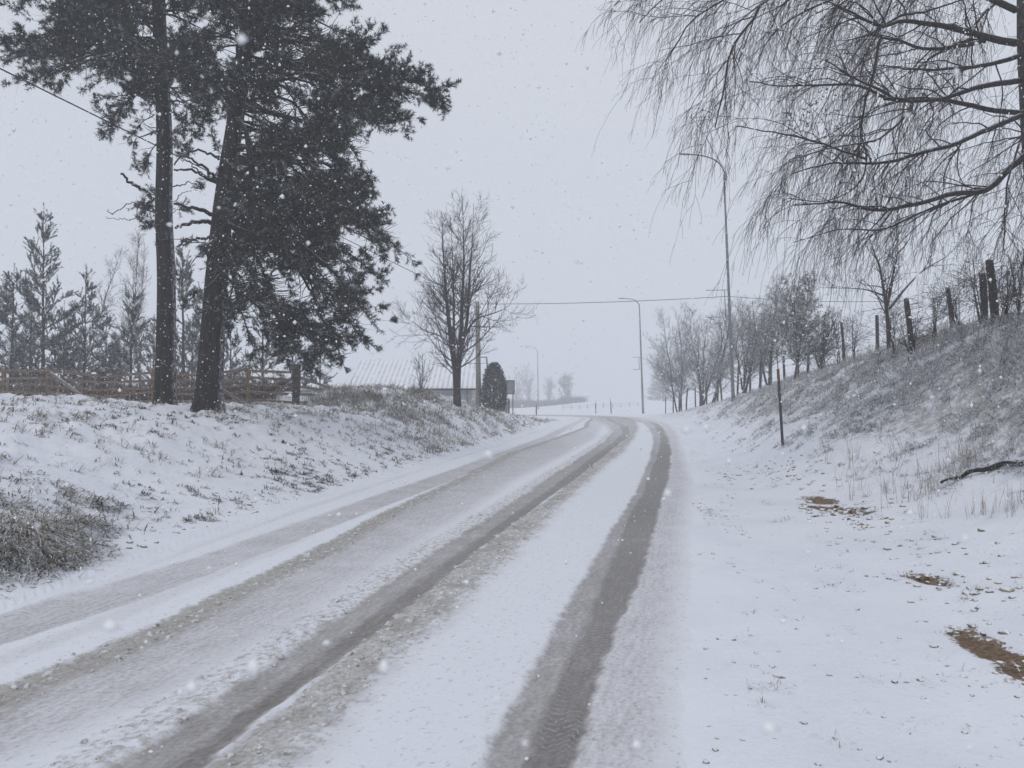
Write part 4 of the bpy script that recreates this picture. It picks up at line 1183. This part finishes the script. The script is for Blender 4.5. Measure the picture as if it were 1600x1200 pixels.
p = at(931, 645, 82); p[2] = gz(p[0], p[1]); stake(931, 645, 625, "faintest snow stake, left of the one by the middle lamp", k=1.2, pos=p)

# low fence beyond the bend
def low_fence():
    W = []
    for px in (880, 893, 906, 918, 930, 943, 957, 970, 984, 997):
        p = at(px, 645, 135); p[2] = gz(p[0], p[1]); W.append(p)
    root = empty("field_fence", W[0], "low faint fence along the snowy field beyond the bend", "fence")
    for p in W:
        g = Geo(); g.tubes(np.array([p - (0, 0, .1), p + (0, 0, rng.uniform(.7, 1.0))]), np.full(2, .04), 6, cap=True); g.build("post", M['grey_wood'], root, W[0])  # paler wood puts the haze fade into the colour of these posts
    for h in (.35, .7):
        g = Geo(); g.tubes(np.array(W) + (0, 0, h), np.full(len(W), .012), 4); g.build("wire", M['thinwire'], root, W[0])
low_fence()

# ------------------------------------------------------------------ barn, notice board
def barn():
    Yf, Yr = 48.0, 52.5
    e0, e1 = at(541, 606, Yf), at(744, 606, Yf); r0, r1 = at(550, 562, Yr), at(741, 566, Yr)
    x0, x1 = e0[0], e1[0]; ze = e0[2]; zr_ = r0[2]; g0 = gz(-6, Yf) - .3
    base = np.array([(x0 + x1) / 2, Yf, g0])
    root = empty("barn", base, "low barn with snow covered corrugated roof behind the bank", "barn")
    g = Geo(); L = x1 - x0; Yb = 2 * Yr - Yf
    V = [(x0 + .25, Yf + .3, g0), (x1 - .25, Yf + .3, g0), (x1 - .25, Yb - .3, g0), (x0 + .25, Yb - .3, g0)]
    V += [(a, b_, ze - .05 + .1) for a, b_, _ in V]
    V += [(x0 + .25, Yr, zr_ - .08), (x1 - .25, Yr, zr_ - .08)]
    g.add(V, [(0, 1, 5, 4), (2, 3, 7, 6), (1, 2, 6, 5), (3, 0, 4, 7)], [(4, 8, 7), (5, 6, 9)]); g.build("wall", M['wall'], root, base, smooth=False)
    g = Geo(); n = int(L / .05); xs = np.linspace(x0, x1, n); wv = .02 * np.sin((xs - base[0]) * 2 * math.pi / .31)
    for sgn, ye in ((1, Yf), (-1, Yb)):
        rows = []
        for f in np.linspace(0, 1, 8):
            y = ye + (Yr - ye) * f; z = ze + (zr_ - ze) * f
            rows.append(np.c_[xs, np.full(n, y), z + wv + .02 * (fbm(xs * 1.2, np.full(n, y), 2, 5) - .5)])
        V = np.vstack(rows); i = np.arange(7)[:, None] * n; j = np.arange(n - 1)[None]
        Q = np.stack([i + j, i + j + 1, i + n + j + 1, i + n + j], -1).reshape(-1, 4)
        if sgn < 0: Q = Q[:, ::-1]
        V2 = V - (0, 0, .08)
        g.add(np.vstack([V, V2]), np.vstack([Q, Q[:, ::-1] + len(V), np.stack([np.arange(n - 1), np.arange(n - 1) + len(V), np.arange(1, n) + len(V), np.arange(1, n)], -1)]))
    g.build("roof", M['roof'], root, base)
    g = Geo(); g.beam((x0, Yf - .05, ze - .10), (x1, Yf - .05, ze - .10), .1, .1); g.build("gutter", M['stake'], root, base)
    g = Geo(); g.tubes(np.array([(x1 - .55, Yf + .2, g0), (x1 - .55, Yf + .2, ze - .1)]), np.full(2, .04), 6); g.build("downpipe", M['galv'], root, base)
barn()

def boards():
    Y = 50.0
    c = at(796, 605, Y); b = at(796, 652, Y); b[2] = gz(b[0], b[1]); s = Y / 1200
    root = empty("notice_board", b, "grey framed notice board on posts right of the conical evergreen", "notice board")
    g = Geo(); g.box(c, (15 * s, .05, 20 * s)); g.build("panel", M['signback'], root, b, smooth=False)
    g = Geo()
    for dx in (-7.6, 7.6): g.box(c + (dx * s, -.005, 0), (.06, .08, 21.2 * s))
    for dz in (-10.3, 10.3): g.box(c + (0, -.012, dz * s), (14.4 * s, .08, .05))
    g.build("frame", M['stake'], root, b, smooth=False)
    for dx in (-5.5, 5.5):
        g = Geo(); g.tubes(np.array([(c[0] + dx * s, Y + .06, gz(c[0], Y) - .1), (c[0] + dx * s, Y + .06, c[2])]), np.full(2, .035), 6); g.build("post", M['galv'], root, b)
    Y = 48.5; s = Y / 1200; b = at(790, 656, Y); b[2] = gz(b[0], b[1]); top_ = at(790, 624, Y)[2]
    root = empty("utility_cabinet", b, "upright pale cabinet with a dark edge below the notice board", "cabinet")
    H = top_ - b[2]
    g = Geo(); g.box(b + (-.02, 0, H / 2), (9 * s, .3, H - .04)); g.build("body", M['white'], root, b, smooth=False)
    g = Geo(); g.box(b + (5.2 * s, -.02, H / 2), (.09, .36, H)); g.box(b + (0, -.02, H + .02), (11.5 * s, .38, .05)); g.build("frame", M['stake'], root, b, smooth=False)
    g = Geo(); g.box(b + (-.02, -.155, H * .5), (7 * s, .015, H * .8)); dr_ = g.build("door", M['signback'], root, b, smooth=False)
    g = Geo(); g.box(b + (2.4 * s, -.18, H * .52), (.03, .03, .16)); g.build("handle", M['stake'], dr_, b, smooth=False)
boards()

# ------------------------------------------------------------------ grass, weeds, clods
def blades(G, P, az, lean, L, w, tint, r, K=3, curl=.9):
    n = len(P); hd = np.c_[np.cos(az), np.sin(az), np.zeros(n)]
    pts = [P]; ang = lean.copy(); p = P
    for k in range(K):
        d = hd * np.sin(ang)[:, None] + np.array([0, 0, 1.]) * np.cos(ang)[:, None]
        p = p + d * (L / K)[:, None]; pts.append(p); ang = ang + curl * r.uniform(.3, 1.1, n) / K * 1.6
    sd = np.c_[-np.sin(az), np.cos(az), np.zeros(n)] * (w / 2)[:, None]
    V = []
    for k in range(K):
        f = 1 - .55 * k / K
        V += [pts[k] - sd * f, pts[k] + sd * f]
    V.append(pts[K]); V = np.stack(V, 1); m = 2 * K + 1
    b = (np.arange(n) * m)[:, None]
    Q = np.concatenate([b + np.array([[2 * k, 2 * k + 1, 2 * k + 3, 2 * k + 2]]) for k in range(K - 1)])
    T = b + np.array([[2 * K - 2, 2 * K - 1, 2 * K]])
    G.add(V.reshape(-1, 3), Q, T, np.repeat(tint, m))

def tufts(G, C, size, per, r, down=None, width=.007, lean0=.5, curl=.9, tint=None, patch=.10):
    """grass tufts at ground points C (N,2)"""
    N = len(C); i = np.repeat(np.arange(N), per); n = len(i)
    off = r.normal(0, 1, (n, 2)) * (size[i] * patch / .22 * .35)[:, None]
    XY = C[i] + off; z = ground(XY)
    az = r.uniform(0, 6.283, n)
    if down is not None:
        az = np.where(r.uniform(0, 1, n) < .7, down[i] + r.normal(0, .8, n), az)
    L = size[i] * r.uniform(.5, 1.25, n); dist = np.hypot(XY[:, 0], XY[:, 1])
    w = width * np.clip(dist / 9, .75, 3.2) * r.uniform(.7, 1.3, n)
    tb_ = r.uniform(0, 1, N) if tint is None else tint
    blades(G, np.c_[XY, z - .01], az, np.abs(r.normal(lean0, .35, n)), L, w, np.clip(tb_[i] + r.normal(0, .22, n), 0, 1), r, 3, curl)

def xe(line, y):
    m = line[:, 1] < 56; return np.interp(y, line[m, 1], line[m, 0])

def right_grass():
    r = np.random.default_rng(61); G = Geo()
    n = 23000
    y = np.exp(r.uniform(math.log(5.5), math.log(62), n)); d = r.uniform(.8, 9.5, n)
    C = np.c_[xe(OUTER, y) + d, y]
    z, dl, dr, hl, hr, so = ground(C, True)
    vis = np.abs(C[:, 0] / C[:, 1]) < .74
    m = fbm(C[:, 0] * 1.5, C[:, 1] * 1.5, 3, 88, .6)
    dens = np.clip(sstep(.12, .9, hr), .025, 1) * sstep(.465, .545, m + .11 * sstep(.6, 2.0, hr) - .16 * sstep(11, 8, y) * (hr < 1.6)) * (.7 + .3 * sstep(2.0, 3.0, hr))
    dens *= 1 - .5 * sstep(30, 55, y)
    keep = vis & (r.uniform(0, 1, n) < dens)
    C = C[keep]; hr = hr[keep]; y = y[keep]
    size = r.uniform(.08, .26, len(C)) * (.7 + .55 * sstep(.6, 2.6, hr))
    tint = np.clip(.30 + .55 * fbm(C[:, 0] * .6, C[:, 1] * .6, 3, 44) + r.normal(0, .2, len(C)), 0, 1)
    tufts(G, C, size * 1.25, 10, r, np.full(len(C), math.pi + .25), .012, 1.0, 1.25, tint, .17)
    print('right tufts', len(C))
    # wiry stems along the crest
    o = tag(G.build("grass", M['grass']), "matted dead grass dusted with snow on the steep right bank", "grass", kind="stuff")
    G = Geo(); n = 260
    y = np.exp(r.uniform(math.log(8), math.log(30), n)); d = r.uniform(2.2, 7.5, n); C = np.c_[xe(OUTER, y) + d, y]
    C = C[np.abs(C[:, 0] / C[:, 1]) < .72]
    tufts(G, C, r.uniform(.3, .8, len(C)), 4, r, None, .0045, .22, .25, None, .05)
    n = 900; y = r.uniform(9, 36, n); d = r.uniform(5.2, 8.5, n); C = np.c_[xe(OUTER, y) + d, y]
    C = C[(np.abs(C[:, 0] / C[:, 1]) < .74) & (fbm(C[:, 0] * .7, C[:, 1] * .7, 2, 5) > .47)]
    tufts(G, C, r.uniform(.25, .6, len(C)), 6, r, None, .006, .45, .7, None, .12)
    for (px, py, k, s) in ((1500, 735, 10, .55), (1520, 720, 9, .7), (1455, 775, 12, .4), (1440, 770, 8, .35), (1545, 800, 14, .35), (1385, 772, 7, .25), (1580, 800, 9, .3)):
        c = hit(px, py, 5, 30)[:2]; C = c + r.normal(0, .16, (k, 2)); tufts(G, C, r.uniform(.6, 1.2, k) * s, 4, r, None, .0045, .2, .2, None, .05)
    tag(G.build("tall_stems", M['straw']), "thin upright dead stalks standing in the snow below the right bank", "dead stalks", kind="stuff")
right_grass()

def left_grass():
    r = np.random.default_rng(62); G = Geo()
    n = 26000
    y = np.exp(r.uniform(math.log(5), math.log(50), n)); d = np.abs(r.uniform(.3, 15, n))
    C = np.c_[xe(INNER, y) - d, y]
    z, dl, dr, hl, hr, so = ground(C, True)
    m = fbm(C[:, 0] * .8, C[:, 1] * .8, 3, 90)
    dens = sstep(.46, .66, m + .10 * sstep(21, 26, y) * (d < 7)) * np.where(hl > .9, .75, .45) + .09
    dens = dens * np.where((y > 21) & (y < 46), 1.3, .9)
    keep = (np.abs(C[:, 0] / C[:, 1]) < .74) & (r.uniform(0, 1, n) < dens)
    C = C[keep]; y = y[keep]; hl = hl[keep]
    size = r.gamma(2.2, .05, len(C)).clip(.03, .26) * np.where(y > 22, 1.45, 1.0)
    tufts(G, C, size, 8, r, np.full(len(C), -.4), .009, .85, 1.1, None, .18)
    print('left tufts', len(C))
    # long snowed hummock at the near left
    H = Geo()
    for (px, py, k, sp, s) in ((20, 790, 110, .75, .34), (30, 850, 130, .55, .36), (95, 860, 110, .5, .36), (150, 832, 110, .42, .34), (195, 838, 60, .28, .3), (60, 880, 80, .4, .34), (-40, 870, 110, .6, .36), (150, 790, 45, .4, .26), (40, 760, 60, .7, .26)):
        c = hit(px, py, 4, 20)[:2]; C = c + r.normal(0, 1, (k, 2)) * sp * np.array([.8, .8])
        C = C[(side(C, INNER) > .25)]
        nn = fbm(C[:, 0] * 2.1, C[:, 1] * 2.1, 3, 19); ok = nn > .47; C = C[ok]; nn = nn[ok]
        tufts(H, C, r.uniform(.4, .9, len(C)) * s, 10, r, np.full(len(C), -.35), .014, 1.15, 1.2, np.clip((nn - .46) * 3.6 + r.normal(0, .15, len(C)), 0, 1), .22)
    for (px, py, k, sp, s) in ((620, 640, 60, 1.1, .35), (560, 620, 40, .6, .45), (680, 660, 50, 1.0, .3), (640, 690, 50, .9, .28), (740, 655, 30, .8, .3), (700, 690, 40, .8, .25), (655, 615, 26, .4, .5), (780, 655, 24, .6, .3), (530, 625, 22, .5, .5)):
        c = hit(px, py, 14, 48)[:2]; C = c + r.normal(0, 1, (k, 2)) * sp; C = C[side(C, INNER) > .3]
        tufts(G, C, r.uniform(.6, 1.2, len(C)) * s, 16, r, np.full(len(C), -.5), .0065, .7, 1.0, np.clip(r.normal(.6, .25, len(C)), 0, 1), .2)
    tag(H.build("tussock_grass", M['tussock']), "big matted snow laden grass tussocks at the near left road edge", "grass", kind="stuff")
    tag(G.build("grass", M['straw']), "straw coloured grass tufts poking through snow on the left bank", "grass", kind="stuff")
    # dark leafy weeds near the road edge
    G = Geo()
    for (px, py, k, sp) in ((490, 765, 60, .55), (520, 755, 60, .6), (560, 735, 45, .6), (470, 745, 30, .5), (312, 812, 14, .12), (340, 780, 12, .2), (620, 715, 30, .7), (390, 830, 10, .3), (155, 650, 30, .8), (245, 655, 30, .8), (430, 700, 20, .6), (215, 765, 14, .3), (680, 700, 24, .6), (340, 655, 25, .6)):
        c = hit(px, py, 4, 46)[:2]; C = c + r.normal(0, 1, (k, 2)) * sp; C = C[side(C, INNER) > .2]
        tufts(G, C, r.uniform(.05, .14, len(C)), 16, r, None, .012, .9, 1.1, np.clip(r.normal(.4, .3, len(C)), 0, 1), .2)
    tag(G.build("weeds", M['weed']), "dark leafy weeds clotted with snow at the foot of the left bank", "weeds", kind="stuff")
    # bracken behind the fence
    G = Geo(); n = 3300
    C = np.c_[r.uniform(-26, -8.6, n), r.uniform(26.6, 31, n)]
    tufts(G, C, r.uniform(.35, .95, n), 14, r, None, .0075, .45, .7, np.clip(r.normal(.45, .3, n), 0, 1), .16)
    tag(G.build("bracken", M['bracken']), "reddish brown dead bracken thicket behind the plank fence", "bracken", kind="stuff")
left_grass()

def clods():
    """small snow capped lumps of turf and slush thrown along the verges"""
    r = np.random.default_rng(64)
    t = (1 + 5 ** .5) / 2
    IV = nrm(np.array([(-1, t, 0), (1, t, 0), (-1, -t, 0), (1, -t, 0), (0, -1, t), (0, 1, t), (0, -1, -t), (0, 1, -t), (t, 0, -1), (t, 0, 1), (-t, 0, -1), (-t, 0, 1)], float))
    IF = np.array([(0, 11, 5), (0, 5, 1), (0, 1, 7), (0, 7, 10), (0, 10, 11), (1, 5, 9), (5, 11, 4), (11, 10, 2), (10, 7, 6), (7, 1, 8), (3, 9, 4), (3, 4, 2), (3, 2, 6), (3, 6, 8), (3, 8, 9), (4, 9, 5), (2, 4, 11), (6, 2, 10), (8, 6, 7), (9, 8, 1)])
    V, F = IV, IF
    ed = {}; nv = list(V); nf = []
    def mid(a, b):
        k = (min(a, b), max(a, b))
        if k not in ed: ed[k] = len(nv); nv.append(nrm((nv[a] + nv[b]) / 2))
        return ed[k]
    for a, b, c in F:
        x, y, z = mid(a, b), mid(b, c), mid(c, a); nf += [(a, x, z), (b, y, x), (c, z, y), (x, y, z)]
    SV, SF = np.array(nv), np.array(nf)
    def lumps(C, size, z=None):
        N = len(C); z = ground(C) if z is None else z
        R = 1 + r.normal(0, .24, (N, len(SV), 1))
        Vv = SV[None] * R * size[:, None, None] * np.array([1.0, .8, .62]); a = r.uniform(0, 6.283, N); ca, sa = np.cos(a)[:, None], np.sin(a)[:, None]
        Vv = np.stack([Vv[..., 0] * ca - Vv[..., 1] * sa, Vv[..., 0] * sa + Vv[..., 1] * ca, Vv[..., 2]], -1)
        Vv = Vv + np.c_[C, z - .12 * size][:, None]
        return Vv.reshape(-1, 3), (SF[None] + (np.arange(N) * len(SV))[:, None, None]).reshape(-1, 3), np.repeat(r.uniform(0, 1, N), len(SV))
    P = []
    for (px, py, k, sx, sy, s0, s1) in ((1320, 800, 55, .32, .45, .03, .075), (1350, 820, 25, .25, .3, .03, .07), (1105, 800, 60, .09, .9, .012, .035), (1240, 745, 70, .5, .9, .02, .06), (1200, 735, 40, .5, .9, .02, .06), (1450, 905, 14, .16, .25, .02, .05),
                                        (1545, 915, 12, .12, .2, .03, .07), (1530, 960, 26, .3, .35, .015, .045), (1570, 1080, 24, .25, .3, .012, .03), (1480, 870, 30, .5, .6, .015, .045), (1580, 900, 26, .35, .5, .02, .045), (1420, 850, 22, .3, .4, .02, .05)):
        c = hit(px, py, 3, 40)[:2]; n = k
        q = np.c_[c[0] + r.normal(0, sx, n), c[1] + r.normal(0, sy, n)]; P.append((q, r.uniform(s0, s1, n)))
    n = 300; y = np.exp(r.uniform(math.log(3.3), math.log(30), n)); q = np.c_[xe(OUTER, y) + np.abs(r.normal(.3, 1.1, n)), y]; P.append((q, r.uniform(.008, .028, n)))
    n = 420; y = np.exp(r.uniform(math.log(5), math.log(40), n)); q = np.c_[xe(INNER, y) - np.abs(r.normal(.25, .45, n)) - .12, y]; P.append((q, r.uniform(.012, .045, n)))
    C = np.vstack([p[0] for p in P]); s = np.concatenate([p[1] for p in P])
    ok = np.maximum(side(C, INNER), -side(C, OUTER)) > -.1
    V, T, ti = lumps(C[ok], s[ok] * r.uniform(.5, .95, ok.sum()))
    m = NT("snowy_clod"); nz = m.normal()[2]; nn = m.noise(22, 4, m.coord(), .6)
    brown = m.mix(m.f("tint"), (.11, .085, .055), (.34, .30, .22))
    m.done(m.mix(m.ss(m.math('ADD', nz, m.math('MULTIPLY', m.math('SUBTRACT', nn, .5), 1.9)), .38, .85), brown, (.80, .82, .86)), .8)
    tag(link_mesh("snow_clods", V, None, T, m.m, None, {"tint": ti}), "small snow capped turf and slush lumps scattered along both verges", "clods", kind="stuff")
    Pp, w = SLUSH; dd = np.hypot(Pp[:, 0], Pp[:, 1]); w = w ** 2 * np.minimum(1, dd / 12) ; kk = r.choice(len(Pp), 2600, p=w / w.sum())
    q = Pp[kk] + r.normal(0, .02, (2600, 3)) * (1, 1, 0)
    Vc, Tc, tc = lumps(q[:, :2], r.gamma(2.2, .0055, 2600).clip(.004, .034), q[:, 2])
    mc = NT("slush_crumb"); nn2 = mc.noise(30, 4, mc.coord(), .6)
    mc.done(mc.mix(mc.ss(nn2, .35, .65), mc.mix(mc.f("tint"), (.22, .20, .165), (.62, .61, .59)), (.74, .75, .77)), .7)
    tag(link_mesh("slush_crumbs", Vc, None, Tc, mc.m, None, {"tint": tc}), "grey brown slush crumbs thrown up along the wheel tracks", "slush", kind="stuff")
    # little blades of verge grass among the lumps
    G = Geo(); sel = r.choice(len(C), 520); q = C[sel] + r.normal(0, .05, (520, 2)); q = q[-side(q, OUTER) > .1]
    tufts(G, q, r.uniform(.03, .10, len(q)), 9, r, None, .006, .9, .8, None, .25)
    tag(G.build("verge_grass", M['grass']), "short grass blades poking through snow along the right verge", "grass", kind="stuff")
    return SV, SF
clods()

# fallen branch at the foot of the right bank
def fallen_branch():
    pts = []
    for (px, py) in ((1470, 757), (1495, 748), (1520, 740), (1555, 731), (1590, 727), (1625, 722), (1680, 716)):
        h = hit(px, py + 4, 5, 25); pts.append(h + (0, 0, .06))
    g = Geo(); q = smoothline(pts, 4); q[:, 2] += .02 * np.sin(np.arange(len(q)))
    g.tubes(q, np.linspace(.02, .06, len(q)), 8, cap=True)
    tag(g.build("fallen_branch", M['pine_bark'], None, pts[0]), "dark fallen branch lying in the snow at the foot of the right bank", "branch")
fallen_branch()

# ------------------------------------------------------------------ falling snow
def falling_snow():
    r = np.random.default_rng(71); n = 42000
    P = np.c_[r.uniform(-11, 11, n), r.uniform(.7, 17, n), r.uniform(.1, 9.5, n)]
    P = P[np.abs(P[:, 0]) < P[:, 1] * .8 + .6]
    P = P[P[:, 2] > ground(P[:, :2]) + .1]; n = len(P)
    s = r.gamma(3, .0013, n).clip(.0016, .011) * np.clip(P[:, 1] / 3.5, .35, 1.3)
    m = 80; Yn = r.uniform(.32, 1.2, m); Pn = np.c_[r.uniform(-.62, .62, m) * Yn, Yn, 1.6 + r.uniform(-.45, .5, m) * Yn]
    P = np.vstack([P, Pn]); s = np.concatenate([s, r.uniform(.0014, .0032, m)]); n = len(P)
    O = np.array([(1, 0, 0), (-1, 0, 0), (0, 1, 0), (0, -1, 0), (0, 0, 1), (0, 0, -1)], float)
    F = np.array([(0, 2, 4), (2, 1, 4), (1, 3, 4), (3, 0, 4), (2, 0, 5), (1, 2, 5), (3, 1, 5), (0, 3, 5)])
    V = O[None] * (s[:, None, None] * r.uniform(.6, 1.4, (n, 6, 1))) * r.uniform(.7, 1.5, (n, 1, 3))
    V = (V + P[:, None]).reshape(-1, 3)
    tag(link_mesh("falling_snow", V, None, (F[None] + (np.arange(n) * 6)[:, None, None]).reshape(-1, 3), M['flake']), "white snowflakes falling through the air over the road", "snowflakes", kind="stuff")
falling_snow()

# ------------------------------------------------------------------ haze
def haze():
    g = Geo(); g.box((0, 0, 14.0), (1240, 1240, 46))
    o = g.build("haze", None, smooth=False)
    m = bpy.data.materials.new("snowy_air"); m.use_nodes = True; t = m.node_tree; t.nodes.clear()
    out = t.nodes.new("ShaderNodeOutputMaterial"); v = t.nodes.new("ShaderNodeVolumePrincipled")
    v.inputs["Color"].default_value = (.95, .97, 1.0, 1); v.inputs["Density"].default_value = .0046; v.inputs["Anisotropy"].default_value = 0.0
    t.links.new(v.outputs[0], out.inputs[1]); o.data.materials.append(m)
    m.cycles.homogeneous_volume = True if hasattr(m.cycles, "homogeneous_volume") else None
    tag(o, "snowy air that fades far trees and lamps", "haze", kind="stuff")
haze()
